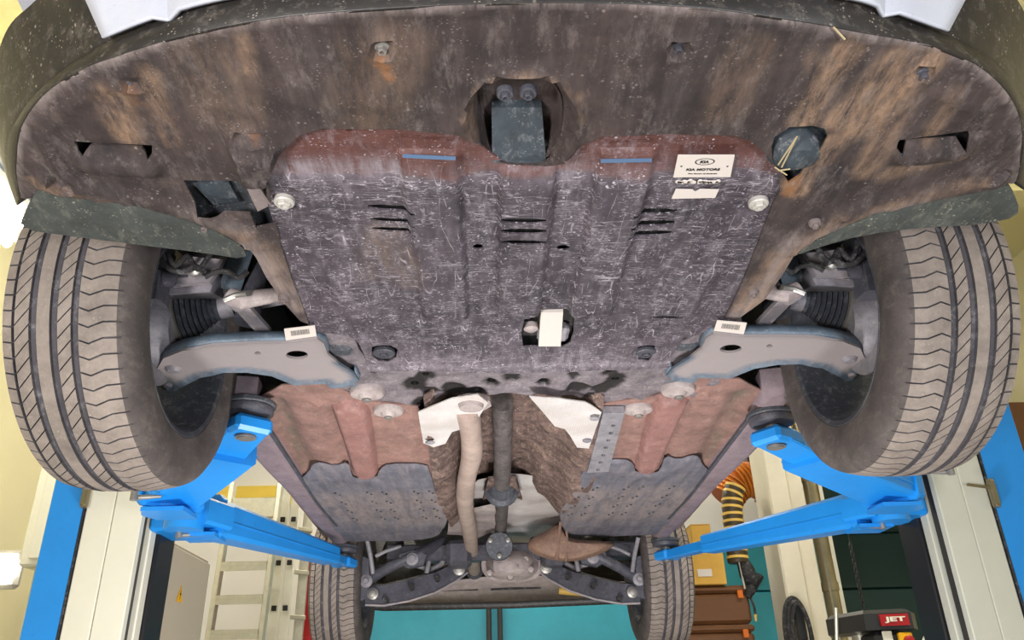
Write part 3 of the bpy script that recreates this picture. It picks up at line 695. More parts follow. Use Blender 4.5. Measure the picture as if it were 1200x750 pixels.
for (a, b) in ((7*NS, 9*NS), (13*NS, 15*NS)):       # silver trims lie proud of the bumper
    rows = []
    for t in (-0.0, .03, .5, 1.0, 1.5):
        row = []
        for i in range(len(A3)):
            p = B3[i].lerp(C3[i], t) if t <= 1 else C3[i].lerp(D3[i], t-1)
            crease = .012 if abs((i-a)/(b-a)-.5) < .06 else 0
            row.append(p+(CAM-p).normalized()*.004+Vector((0, -.012+crease, -.008)))
        rows.append(row)
    strip(rows, a, b, 'silver_trim', 'silver', car, 0.006)

A2 = [(p.x, p.y) for p in A3]
edge_r = wl([(1180,214),(1140,222),(1060,238),(1000,256),(955,276),(935,292),(917,322),(897,350),(862,376)])
skid_r = wl([(850,372),(866,340),(884,296),(905,240)])
front = wl([(914,222),(912,200),(900,183),(880,166),(860,160),(780,157),(705,160),(675,172),(660,188),(640,197),(590,196),(575,185),(560,170),(540,159),(470,152),(378,151),(350,159),(327,182),(313,205)])
skid_l = wl([(318,238),(330,290),(345,335),(362,380)])
edge_l = wl([(352,376),(330,352),(312,325),(300,302),(285,283),(240,262),(160,243),(90,232),(45,232)])
tray_out = A2+edge_r+skid_r+front+skid_l+edge_l
cut_l = wl([(215,211),(311,212),(313,232),(325,246),(326,262),(300,267),(293,250),(233,247)])
slot_l = wl([(86,166),(178,171),(178,181),(174,183),(166,174),(108,170),(98,177),(93,175)])
slot_r = wl([(1134,153),(1136,158),(1128,167),(1120,160),(1062,165),(1055,174),(1050,172),(1054,164)])
big_r = wl([(908,160),(925,148),(952,146),(966,150),(970,160),(962,176),(946,190),(938,205),(924,214),(915,200),(906,190),(904,172)])
pc = W(613, 133)
scoop_in = smooth_poly(wl([(555,130),(562,108),(590,97),(625,96),(648,103),(660,124),(659,152),(652,182),(638,196),(579,195),(563,174)]), 2)
sc_rim = smooth_poly(wl([(540,140),(550,105),(575,86),(613,80),(650,86),(676,110),(684,135),(678,165),(660,188),(640,197),(590,196),(572,185),(550,165)]), 2)
segs = [((585,14),(584,62)),((657,16),(652,62)),((726,16),(718,92)),((516,30),(514,105))]
dimples = [(448,57,16),(795,57,15),(1081,87,17),(152,94,14),(297,168,26),(1168,203,13),(73,214,14)]
corner_l = wl([(150,94),(110,105),(70,130),(55,160),(58,190),(75,205)]); corner_r = wl([(1100,110),(1140,125),(1165,150),(1170,180),(1160,205)])
def tray_z(X, Y):
    z = np.full(X.shape, H)
    d = poly_d(sc_rim, X, Y); z -= .013*np.exp(-((d+.004)/.009)**2)
    z += .016*sstep(-poly_d(scoop_in, X, Y), -.022, .0)
    for a, b in segs: z += .006*np.exp(-(seg_d(X, Y, W(*a), W(*b))/.007)**2)
    for x, y, r in dimples:
        c = W(x, y); rr = px_w(r, y); q = np.hypot(X-c[0], Y-c[1])
        z += .012*(1-sstep(q, rr*.6, rr))-.006*np.exp(-((q-rr)/.006)**2)
        z -= .006*np.exp(-(q/(rr*.3))**2)
    for cl in (corner_l, corner_r):
        dd = np.full(X.shape, 9.0)
        for i in range(len(cl)-1): dd = np.minimum(dd, seg_d(X, Y, cl[i], cl[i+1]))
        z -= .007*np.exp(-(dd/.010)**2)
    for q in (((105,186),(172,192)), ((1062,178),(1122,172))): # scoops under the slots
        z -= .02*(1-sstep(seg_d(X, Y, W(*q[0]), W(*q[1])), .008, .03))
    # raised housing left of the skid plate
    z -= .018*(1-sstep(poly_d(wl([(278,165),(316,168),(318,200),(312,212),(288,212),(276,190)]), X, Y), -.004, .014))
    # a raised ledge where the arms behind the tray begin
    for q in (((60,216),(245,252)), ((245,252),(300,285)), ((1160,214),(1000,246)), ((1000,246),(925,292))):
        z -= .008*(1-sstep(seg_d(X, Y, W(*q[0]), W(*q[1])), .016, .026))
    e = poly_d(A2+[(.8, 1.2), (-.8, 1.2)], X, Y); z -= .004*np.exp(-((e+.006)/.004)**2)
    z += np.array([noise.noise(Vector((float(a)*9, float(b)*9, 0))) for a, b in zip(X, Y)])*.003
    return z
def S(a, b, wd, k=1.0): return (W(*a), W(*b), px_w(wd, (a[1]+b[1])/2), k)
tray_dirt_highlight = blobs([S((130,110),(150,160),26,.9), S((175,85),(200,165),16,.7), S((285,45),(292,85),14,.5), S((990,60),(940,140),26,.9), S((1050,70),(985,140),30,.95), S((1085,75),(1010,150),34,.9),
    S((1060,110),(1015,200),26,.6), S((1000,150),(930,215),22,.8), S((960,165),(935,225),16,1), S((1115,110),(1090,160),16,.5), S((40,213),(110,235),14,.7), S((110,235),(290,275),16,.55), S((1150,210),(1000,250),14,.5), S((990,255),(920,300),22,.6), S((915,300),(875,360),24,.6), S((310,290),(345,360),22,.3), S((950,85),(955,60),12,.5), S((1120,180),(1040,205),20,.5), S((545,140),(556,108),7,.55), S((556,108),(580,90),7,.6), S((580,90),(613,84),7,.6), S((613,84),(650,90),6,.5), S((650,90),(676,112),6,.4), S((676,112),(684,140),6,.3), S((549,120),(556,165),8,.5), S((880,60),(850,130),40,.25), S((250,80),(270,130),60,.25), S((450,60),(430,130),70,.25)])  # short segments round the scoop rim paint in its highlight, the rest is dirt
tray_rust = blobs([S((446,72),(455,88),11,1), S((930,205),(925,225),12,1), S((297,157),(297,160),10,.5), S((150,100),(160,118),10,.4)])
sheet('undertray', tray_out, [cut_l, slot_l, slot_r, big_r, scoop_in], tray_z, .004, .011, 'tray', car, {'haze': haze_edge_highlight([S((215,245),(290,270),16,.5), S((295,285),(318,315),20,.8), S((318,315),(345,360),22,.9), S((1080,232),(1010,250),12,.6), S((1000,256),(930,285),14,.6), S((930,285),(905,325),22,.8), S((905,325),(868,368),20,.9)]), 'dirt_highlight': tray_dirt_highlight, 'rust': tray_rust})
# dark shapes seen through the openings
b = MB(); b.prism([P(x, y, H+.03) for x, y in ((200,200),(330,205),(345,275),(215,262))], (0, 0, .01)); b.build('crash_beam', 'bay', car)
b = MB(); b.prism([P(x, y, H+.02) for x, y in ((225,214),(268,214),(280,236),(250,240))], (0, 0, .006)); b.build('inner_duct', 'cavity', car)
b = MB(); b.prism([P(x, y, H+.006) for x, y in ((286,214),(300,214),(318,240),(302,248))], (0, 0, .006)); b.build('inner_bracket', 'arm_plastic', car)
b = MB(); b.prism([P(x, y, H+.03) for x, y in ((895,140),(975,138),(975,225),(900,225))], (0, 0, .01)); b.build('inner_duct', 'cavity', car)
b = MB(); b.prism([P(x, y, H+.03) for x, y in ((80,158),(190,158),(190,190),(80,190))], (0, 0, .01)); b.prism([P(x, y, H+.03) for x, y in ((1045,145),(1145,145),(1140,178),(1045,180))], (0, 0, .01)); b.build_each('slot_backing', 'black', car)
b = MB(); c0 = P(932, 178, H+.012)
b.loft([[c0+Vector((r*math.cos(t), r*.8*math.sin(t), z)) for t in [2*math.pi*k/16 for k in range(16)]] for z, r in ((.02, .05), (-.004, .042), (-.016, .03), (-.02, .012))]); b.build('drain_housing', 'cavity', car)
b = MB()
for q in (((934,160),(912,193)), ((933,162),(916,196)), ((908,196),(922,205)), ((912,200),(926,198))): b.tube([P(*q[0], H-.012), P(*q[1], H-.014)], .0012, 5)
b.tube([P(977,32,H-.006), P(990,46,H-.008)], .0013, 5); b.build_each('straw', 'straw', car)
# tow cover block inside the scoop
cx_ = sum(p[0] for p in scoop_in)/len(scoop_in); cy_ = sum(p[1] for p in scoop_in)/len(scoop_in)
b = MB(); rg = [[Vector((cx_+(x-cx_)*k, cy_+(y-cy_)*k, H+dz)) for x, y in scoop_in] for dz, k in ((.013, 1.01), (.03, .99), (.055, .93), (.06, .85))]; b.loft(rg, False, True); b.build('tow_recess', 'tray', car)
b = MB(); lo = [P(576,126,H+.045), P(635,126,H+.045), P(640,191,H+.010), P(577,191,H+.010)]; b.loft([[p for p in lo], [Vector((cx_+(p.x-cx_)*.96, p.y, H+.066)) for p in lo]]); b.build('tow_cover', 'cavity', car, False)
def bolt(px, py, z, r, mat='bolt', parent=car, washer=1.7, name='bolt'):
    p = P(px, py, z); m_ = MB(); m_.lathe(p, (0, 0, -1), [(-.006, r*washer), (.001, r*washer), (.003, r*washer*.9), (.003, r*1.02)], 20)
    m_.tube_prof(p, Vector((0, 0, -1)), [(.002, r), (.007, r), (.009, r*.8), (.009, r*.5), (.005, r*.45), (.005, 0)], 6)
    return m_.build(name, mat, parent)
for x, y in ((448,56),(795,56),(1081,87),(152,94),(592,110),(619,109),(1168,203),(73,214),(297,160)):
    bolt(x, y, H+.01, .007, 'dark_steel' if x != 448 else 'bolt')
for x, y in ((240,265),(332,350),(955,262),(883,344)): bolt(x, y, H-.004, .006, 'arm_plastic')

# ---- skid plate
sk = wl([(310,196),(322,176),(345,150),(378,146),(470,149),(540,157),(557,168),(571,184),(588,195),(641,196),(660,187),(675,171),(702,158),(780,154),(860,156),(895,170),(922,200),(912,240),(890,296),(872,340),(858,380),(835,392),(803,397),(794,408),(788,420),(784,431),(600,437),(430,433),(427,418),(420,404),(408,395),(372,391),(355,378),(337,330),(322,270),(312,238)])
def rr(x0, x1, y, h, dy=0): return smooth_poly(wl([(x0, y-h/2), (x1, y-h/2+dy), (x1, y+h/2+dy), (x0, y+h/2)]), 1)
sk_holes = [rr(431,486,244,6,3), rr(434,486,259,5,3), rr(436,487,270,5,2), rr(587,640,253,6,1), rr(587,640,266,6), rr(587,639,279,5),
            rr(742,794,250,6), rr(739,791,264,6,-1), rr(736,788,276,6,-1), rr(496,534,373,4), rr(386,404,373,2), rr(762,800,374,3),
            wl(ell(560, 291, 6, 3, 10)), wl(ell(660, 292, 8, 3, 10)), wl(ell(409, 159, 4, 3, 10)), wl(ell(824, 163, 4, 3, 10)),
            wl([(615,374),(622,368),(634,365),(664,364),(674,368),(672,392),(668,404),(660,408),(613,408),(611,392)]),
            wl([(436,410),(446,407),(458,407),(466,414),(464,421),(455,426),(444,425),(435,419)]), wl([(748,413),(758,407),(769,408),(768,417),(760,425),(748,423)])]
def ribx(x, y): return W(x, y)[0]
def band(X, x0, x1, s=.006): return sstep(X, x0-s, x0+s)*(1-sstep(X, x1-s, x1+s))
rA = (ribx(468, 190), ribx(538, 190)); rB = (ribx(586, 200), ribx(652, 200)); rC = (ribx(703, 190), ribx(768, 190))
yR0 = W(500, 183)[1]; yR1 = W(500, 372)[1]; yB0 = W(600, 200)[1]
def skid_z(X, Y):
    z = np.full(X.shape, H+.004)
    for (a, b_), y0 in ((rA, yR0), (rB, yB0), (rC, yR0)):
        z -= .013*band(X, a, b_, .004)*sstep(Y, y0-.004, y0+.006)*(1-sstep(Y, yR1-.004, yR1+.01))
    for (a, b_) in ((ribx(372, 300), ribx(425, 300)), (ribx(800, 300), ribx(850, 300))):
        z -= .006*band(X, a, b_, .01)*sstep(Y, W(500, 310)[1], W(500, 330)[1])*(1-sstep(Y, yR1-.004, yR1+.01))
    yb = W(600, 212)[1]; z += -.008*sstep(Y, yb-.012, yb+.012)+.008     # the front flap steps up
    for x, y in ((333, 237), (889, 239)):
        c = W(x, y); z += .006*(1-sstep(np.hypot(X-c[0], Y-c[1]), .022, .035))
    for x, y in ((450, 415), (757, 415)):
        c = W(x, y); z += .012*(1-sstep(np.hypot(X-c[0], Y-c[1]), .018, .04))
    e = W(600, 434)[1]; z -= .006*sstep(Y, e-.03, e-.018)
    z += np.array([noise.noise(Vector((float(a)*11, float(b_)*11, 3))) for a, b_ in zip(X, Y)])*.002
    return z
yb = W(600, 208)[1]
def sk_brown(X, Y):
    j = np.array([noise.noise(Vector((float(a)*14, 0, 5))) for a in X])*.012
    sl = (X-W(315, 205)[0])*.04
    return 1-sstep(Y+j-sl*0, yb-.006, yb+.004)
def sk_haze(X, Y):
    return np.maximum(np.exp(-((Y-yb+.012)/.022)**2)*(0.35+.65*(X < rA[0])), .4*sstep(Y, W(600, 395)[1], W(600, 430)[1]))
skid = sheet('skid_plate', sk, sk_holes, skid_z, .003, .0068, 'skid', car, {'brown': sk_brown, 'haze': sk_haze, 'dirt_highlight': blobs([S((450,275),(440,320),34,.35), S((470,300),(480,330),30,.3)]), 'rust': blobs([S((1,1),(2,2),1,0)])})
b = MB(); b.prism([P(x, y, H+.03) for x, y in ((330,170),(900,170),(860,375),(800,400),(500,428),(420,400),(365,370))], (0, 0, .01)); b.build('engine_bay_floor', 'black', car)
for x, y in ((333, 237), (889, 239)): bolt(x, y, H+.004, .011, 'white_metal', skid, 1.5)
for x, y in ((450, 414), (757, 414)): bolt(x, y, H+.012, .010, 'dark_steel', skid, 2.6)
for a, q in (((472,181),(534,184)), ((704,187),(764,186))):
    b = MB(); z = H-.0125; b.prism([P(*a, z), P(*q, z), P(q[0], q[1]+4, z), P(a[0], a[1]+4, z)], (0, 0, .001)); b.build('chalk_mark', 'blue_mark', skid)
# drain window
b = MB(); b.box(P(648, 388, H+.02), (.07, .06, .03), None, .008); b.build('oil_pan_corner', 'steel_dirty', car); b = MB(); b.lathe(P(622, 380, H+.02), (0, 0, -1), [(0, .016), (.012, .016), (.016, .01), (.016, 0)], 16); b.build('drain_plug', 'cast', car)
b = MB(); b.prism([P(x, y, H+.004) for x, y in ((634,366),(660,366),(657,406),(631,406))], (0, 0, .016)); b.build('drain_tab', 'sticker', car)
# sticker
b = MB(); zs = H-.001
b.prism([P(x, y, zs) for x, y in ((794.5,182),(861,182),(856,207.5),(789,208))], (0, 0, .0015)); st = b.build('sticker', 'sticker', skid)
X_, Y_ = (1, 0, 0), (.06, -1, 0)
def at_st(x, y, dz=.0002): return P(x, y, zs-dz)
text_mesh('sticker_text', 'KIA', at_st(826, 189.5), px_w(5.5, 190)*.85, X_, Y_, 'print', st, fit=px_w(15, 190)*.7, bold=.03)
text_mesh('sticker_text', 'KIA MOTORS', at_st(824, 198.5), .0052, X_, Y_, 'print', st, fit=(P(843.5, 198)-P(804.5, 198)).length, bold=.02)
text_mesh('sticker_text', 'The Power to Surprise', at_st(823, 203.5), .0026, X_, Y_, 'print', st, fit=(P(840, 203)-P(806, 203)).length)
b = MB(); ring = []
c0 = at_st(826, 189.6)
n = 28; vs = []; fs = []
for k in range(n):
    t = 2*math.pi*k/n
    for r in (1.0, .86): vs.append(c0+Vector((.0152*r*math.cos(t), .0082*(r if r == 1 else .82)*math.sin(t), 0)))
for k in range(n): fs.append((2*k, 2*k+1, (2*k+3) % (2*n), (2*k+2) % (2*n)))
b.add(vs, fs)
b.build('sticker_emblem', 'print', st); b = MB()
for x in (798.5, 852.5): b.lathe(at_st(x, 195), (0, 0, -1), [(-.0003, .0016), (.0002, .0016)], 8)
b.build_each('sticker_dot', 'print', st)
b = MB(); rnd = random.Random(3)
for k in range(26):
    x = 794+50*k/26+rnd.uniform(-.5, .5)
    if 815 < x < 819: continue
    b.lathe(P(x, 213+rnd.uniform(-1, 1), zs), (0, 0, -1), [(-.001, .003+rnd.random()*.001), (.0005, .0032)], 9)
b.build('sticker_remnant', 'sticker', skid)['kind'] = 'stuff'
b = MB(); b.prism([P(x, y, zs) for x, y in ((792,222),(812,222.5),(815,225),(820,222),(842.5,222.5),(838,232),(787,233))], (0, 0, .0015)); b.build('sticker_remnant', 'sticker', skid)

# ---- wheel-arch deflectors
for pts, dz in (([(44,221),(100,226),(160,240),(240,262),(285,284),(290,301),(240,293),(160,283),(90,274),(22,265),(34,240)], 0), ([(1178,213),(1120,226),(1050,240),(990,262),(945,285),(930,297),(960,286),(1010,272),(1080,263),(1150,260),(1192,251),(1193,235)], 0)):
    o = sheet('arch_deflector', smooth_poly(wl(pts, H-.004), 1), [], lambda X, Y: H+.0-.010*sstep(Y, .95, 1.15)+0*X, .012, .02, 'spat', car)

# ---- subframe behind the skid plate
sf = wl([(372,384),(410,388),(430,425),(600,430),(783,426),(790,400),(830,388),(860,372),(870,380),(850,395),(850,425),(850,443),(838,458),(812,470),(775,480),(745,487),(722,478),(700,468),(660,463),(520,463),(495,474),(478,487),(450,490),(425,480),(392,468),(368,455),(380,430),(368,400)], H+.014)
sfh = [wl(ell(x, y, a, q, 14), H+.014) for x, y, a, q in ((486,450,5,2.2),(499,440,4,1.8),(497,471,5,2.2),(576,449,5,2),(558,459,5,2),(637,448,5,2),(714,437,4,1.6),(721,446,5,2.4),(694,467,5,2),(438,437,4,1.5),(790,438,4,1.5))]
wet_shade = [(486,450,14,7),(499,440,12,5),(497,471,15,6),(576,449,10,4),(558,459,12,5),(637,448,8,4),(714,437,10,4),(721,446,12,7),(694,467,13,6),(533,457,16,8),(505,458,11,5),(600,441,10,6),(672,440,6,5),(678,454,15,5),(705,455,14,6)]
def sf_dirt(X, Y):
    r = np.zeros(X.shape)
    for x, y, a, q in wet_shade:
        c = W(x, y, H+.014); e1 = W(x+a, y, H+.014); e2 = W(x, y+q, H+.014)
        d = np.hypot((X-c[0])/(e1[0]-c[0]), (Y-c[1])/(e2[1]-c[1])); r = np.maximum(r, 1-sstep(d, .8, 1.1))
    return r*3
def sf_z(X, Y):
    z = np.full(X.shape, H+.014)
    for x, y, a, q in wet_shade:
        c = W(x, y, H+.014); e1 = W(x+a, y, H+.014); e2 = W(x, y+q, H+.014)
        d = np.hypot((X-c[0])/(e1[0]-c[0]), (Y-c[1])/(e2[1]-c[1])); z += .006*(1-sstep(d, .6, 1.1))
    z += np.array([noise.noise(Vector((float(a)*22, float(b_)*22, 9))) for a, b_ in zip(X, Y)])*.008
    return z
SUB = sheet('subframe', sf, sfh, sf_z, .03, .011, 'subframe', car, {'wet_shade': sf_dirt})
for x, y, r in ((430,462,.045),(455,483,.042),(795,459,.045),(748,481,.042)):
    p = P(x, y, H+.004); b = MB(); b.lathe(p, (0, 0, -1), [(-.03, r), (-.004, r), (.002, r*.92), (.004, r*.5), (.01, r*.42), (.014, r*.3), (.014, 0)], 28)
    mo = b.build('mount_washer', 'cast', SUB)
    b = MB(); b.tube_prof(p+Vector((0, 0, -.012)), Vector((0, 0, -1)), [(0, r*.3), (.006, r*.28), (.008, r*.2), (.008, 0)], 6); b.build('bolt', 'bolt', mo)

# ---- control arms, axles, struts: left side measured, right side mirrored
def both(fn):
    fn(lambda v: Vector(v), 1); fn(mx, -1)
zi, zo = H+.0, H-.035
def arm_z(x): return zi+(zo-zi)*np.clip((-x-.38)/.30, 0, 1)
def mk_arm(m, sg):
    def pz(px, py):
        z = H-.01
        for _ in range(6): z = float(arm_z(P(px, py, z).x))
        return P(px, py, z)
    top = [(183,432),(192,417),(215,408),(250,402),(290,400),(335,399),(372,394),(380,400),(384,412)]
    inn = [(398,424),(416,436),(421,444),(408,450),(388,453),(382,447)]
    bot = [(345,449),(318,438),(290,434),(262,434),(235,440),(215,450),(203,456),(196,455),(190,444)]
    pts = [pz(*q) for q in top+inn+bot]; xy = [(p.x, p.y) for p in pts]
    lowl = [tuple(pz(*q_))[:2] for q_ in inn+bot]
    hole = [[(p.x, p.y) for p in (pz(*q) for q in e)] for e in (ell(348, 416, 13, 5, 14), ell(302, 414, 4, 2, 8))]
    if sg < 0: xy = mirr(xy); hole = [mirr(h) for h in hole]
    ao = sheet('control_arm', xy, hole, lambda X, Y: arm_z(-np.abs(X))+.004*np.exp(-(poly_d(xy, X, Y)/.006)**2)*-1.5, .006, .012, 'arm_face', car, {'wet_shade': lambda X, Y: .88*sstep(np.min([seg_d(-np.abs(X), Y, lowl[i], lowl[i+1]) for i in range(len(lowl)-1)], axis=0), .006, .026)})  # pale face turns blue along the lower edge: edge shading painted in
    b = MB()      # side walls pressed up from the face
    for line, up_ in ((top, .024), (inn[1:]+bot[:-2], .02)):
        n = len(line); vs = [];
        for q in line:
            p = m(pz(*q)); vs += [p, p+Vector((0, .006 if line is top else -.004, up_))]
        b.add(vs, [(2*i, 2*i+2, 2*i+3, 2*i+1) for i in range(n-1)])
    w_ = b.build('arm_flange', 'arm_side', ao); md = w_.modifiers.new('s', 'SOLIDIFY'); md.thickness = .005; md.offset = 0
    b = MB(); q = [pz(333, 385.5), pz(369, 381.5), pz(371, 393.5), pz(335, 398.5)]
    b.prism([m(p+Vector((0, 0, -.001))) for p in q], (0, 0, .002)); s_ = b.build('part_label', 'sticker', ao)
    b = MB(); rn = random.Random(4); fr = 0.2
    while fr < .8:
        wv = rn.uniform(.006, .02); a0, a1 = q[0].lerp(q[1], fr), q[0].lerp(q[1], fr+wv); c0, c1 = q[3].lerp(q[2], fr), q[3].lerp(q[2], fr+wv)
        b.add([m(v+Vector((0, 0, -.0014))) for v in (a0.lerp(c0, .2), a1.lerp(c1, .2), a1.lerp(c1, .65), a0.lerp(c0, .65))], [(0, 1, 2, 3)]); fr += wv+rn.uniform(.008, .02)
    b.build('barcode', 'print', s_)['kind'] = 'stuff'
    b = MB(); b.lathe(m(pz(203, 432)), (0, 0, -1), [(-.05, .018), (-.004, .022), (.004, .016), (.008, .012), (.008, 0)], 16)
    b.lathe(m(pz(197, 450)), (0, 0, -1), [(-.01, .012), (.008, .009), (.01, 0)], 8); b.build_each('ball_joint', 'arm_steel', ao)
    # bush block at the inner end
    b = MB(); b.box(m(P(398, 407, H+.02)), (.07, .05, .03), None, .012); b.build('bush', 'rubber', ao)
    b = MB(); b.tube([m(P(383, 440, H+.03)), m(P(425, 446, H+.03))], .02, 14); b.build('bush', 'arm_side', ao)
both(mk_arm)
YA = 1.618; ZC = 1.0+.777
def mk_axle(m, sg):
    q = lambda px, py, Y=YA: m(PY(px, py, Y))
    c0, c1 = PY(188, 374, YA), PY(262, 360, YA); ax = (c1-c0).normalized(); L = (c1-c0).length
    cz = lambda t: m(c0+ax*L*t); axm = (m(c1)-m(c0)).normalized()
    b = MB(); b.lathe(cz(-.5), axm, [(0, .068), (.06, .068), (.062, .060), (L*.40, .060), (L*.45, .05)], 32); b.build('cv_joint', 'steel_dirty', car)
    prof = []; R0, R1 = .060, .028
    for k in range(8):
        t0 = L*(.33+.075*k); r = R0+(R1-R0)*(k/7)**1.15
        prof += [(t0, r*.86), (t0+L*.015, r*.96), (t0+L*.036, r*1.04), (t0+L*.055, r*.96)]
    b = MB(); b.lathe(cz(0), axm, [(L*.22, .06)]+prof+[(L*.97, .022)], 36); bo = b.build('axle_boot', 'rubber', car)
    b = MB(); b.lathe(cz(0), axm, [(L*.20, .061), (L*.21, .0645), (L*.32, .0645), (L*.33, .061)], 36); b.build('clamp', 'bolt', bo)
    b = MB(); b.lathe(cz(0), axm, [(L*.93, .022), (L*.94, .026), (L*1.16, .027), (L*1.17, .02), (L*3.2, .019)], 24); b.build('drive_axle', 'steel_dirty', car)
    # anti-roll bar link and bar
    b = MB(); a, e = PY(277, 352, 1.5), PY(310, 388, 1.62)
    b.beam(m(a), m(e), .034, .012, .034, .012); b.lathe(m(a), (0, 1, .2), [(-.02, .02), (.02, .02)], 14); b.build('sway_link', 'arm_steel', car)
    b = MB(); b.tube([q(270, 346, 1.48), q(282, 352, 1.48), q(322, 346, 1.5), q(350, 352, 1.52)], [.017, .02, .016, .016], 14); b.build('tie_rod', 'cast', car)
    b = MB(); b.tube([q(262, 352, 1.46), q(276, 346, 1.46), q(290, 344, 1.45)], .006, 8); b.build('rod_end', 'bolt', car)
    # knuckle, strut, bracket
    b = MB(); b.loft([[m(PY(x, y, Y)) for x, y in ring] for Y, ring in ((1.50, ((180,320),(255,316),(246,342),(182,346))), (1.60, ((176,300),(258,300),(262,350),(176,356))))]); b.build('knuckle', 'steel_dirty', car)
    b = MB(); b.loft([[m(PY(x, y, Y)) for x, y in ring] for Y, ring in ((1.46, ((216,300),(262,304),(246,330),(206,334))), (1.58, ((206,292),(272,296),(250,342),(196,344))))]); b.build('knuckle', 'arm_steel', car)
    b = MB(); b.lathe(m(Vector((-.80, YA, ZC))), (m((1, 0, 0))), [(0, .12), (.012, .12), (.013, .08), (.03, .075), (.055, .06)], 48); b.build('brake_disc', 'steel_dirty', car)
    b = MB(); b.beam(m(Vector((-.77, YA-.13, ZC+.0))), m(Vector((-.77, YA-.14, ZC+.12))), .08, .06, .08, .06); b.lathe(m(Vector((-.73, YA-.15, ZC+.05))), m((1, 0, 0)), [(0, .018), (.03, .018), (.03, .009), (.05, .009)], 12); b.build('brake_caliper', 'dark_steel', car)
    b = MB(); b.tube([m((-.60, YA, ZC+.02)), m((-.57, YA+.02, ZC+.5))], [.028, .026], 18); b.lathe(m((-.58, YA+.01, ZC+.30)), (0, 0, 1), [(0, .03), (.01, .08), (.02, .08)], 24); b.build('strut', 'dark_steel', car)
    b = MB(); n = 60; b.tube([m((-.575+.07*math.cos(t), YA+.015+.07*math.sin(t), ZC+.32+.16*t/(4*2*math.pi))) for t in [4*2*math.pi*k/n for k in range(n+1)]], .007, 8); b.build('coil_spring', 'dark_steel', car)
    # brake hose and wires (black, wavy)
    b = MB()
    for pts in (((196,296),(206,312),(220,300),(232,316),(250,292)), ((188,304),(200,316),(216,318),(228,312),(240,318)), ((240,325),(255,318),(270,320),(280,326),(290,318))):
        b.tube([q(x, y, 1.40) for x, y in catmull([(float(a), float(c)) for a, c in pts], 4)], .0055, 8)
    b.build_each('brake_hose', 'black', car)
    # bent strut bar rising to the fender and liner panel
    b = MB(); b.beam(q(268, 340, 1.58), q(284, 290, 1.54), .05, .012, .05, .012); b.build('brace', 'arm_side', car)
    b = MB(); pp = [(225,286),(305,296),(316,318),(262,330),(222,318)]; b.prism([m(PY(x, y, 1.62)) for x, y in pp], (0, .01, 0)); b.build('liner_panel', 'bay', car)
    b = MB(); b.lathe(q(231, 318, 1.43), (0, -1, -.3), [(0, .012), (.015, .012), (.018, .006)], 10); b.lathe(q(180, 285, 1.43), (0, -1, -.3), [(0, .012), (.015, .012)], 10); b.build_each('bolt', 'bolt', car)
both(mk_axle)

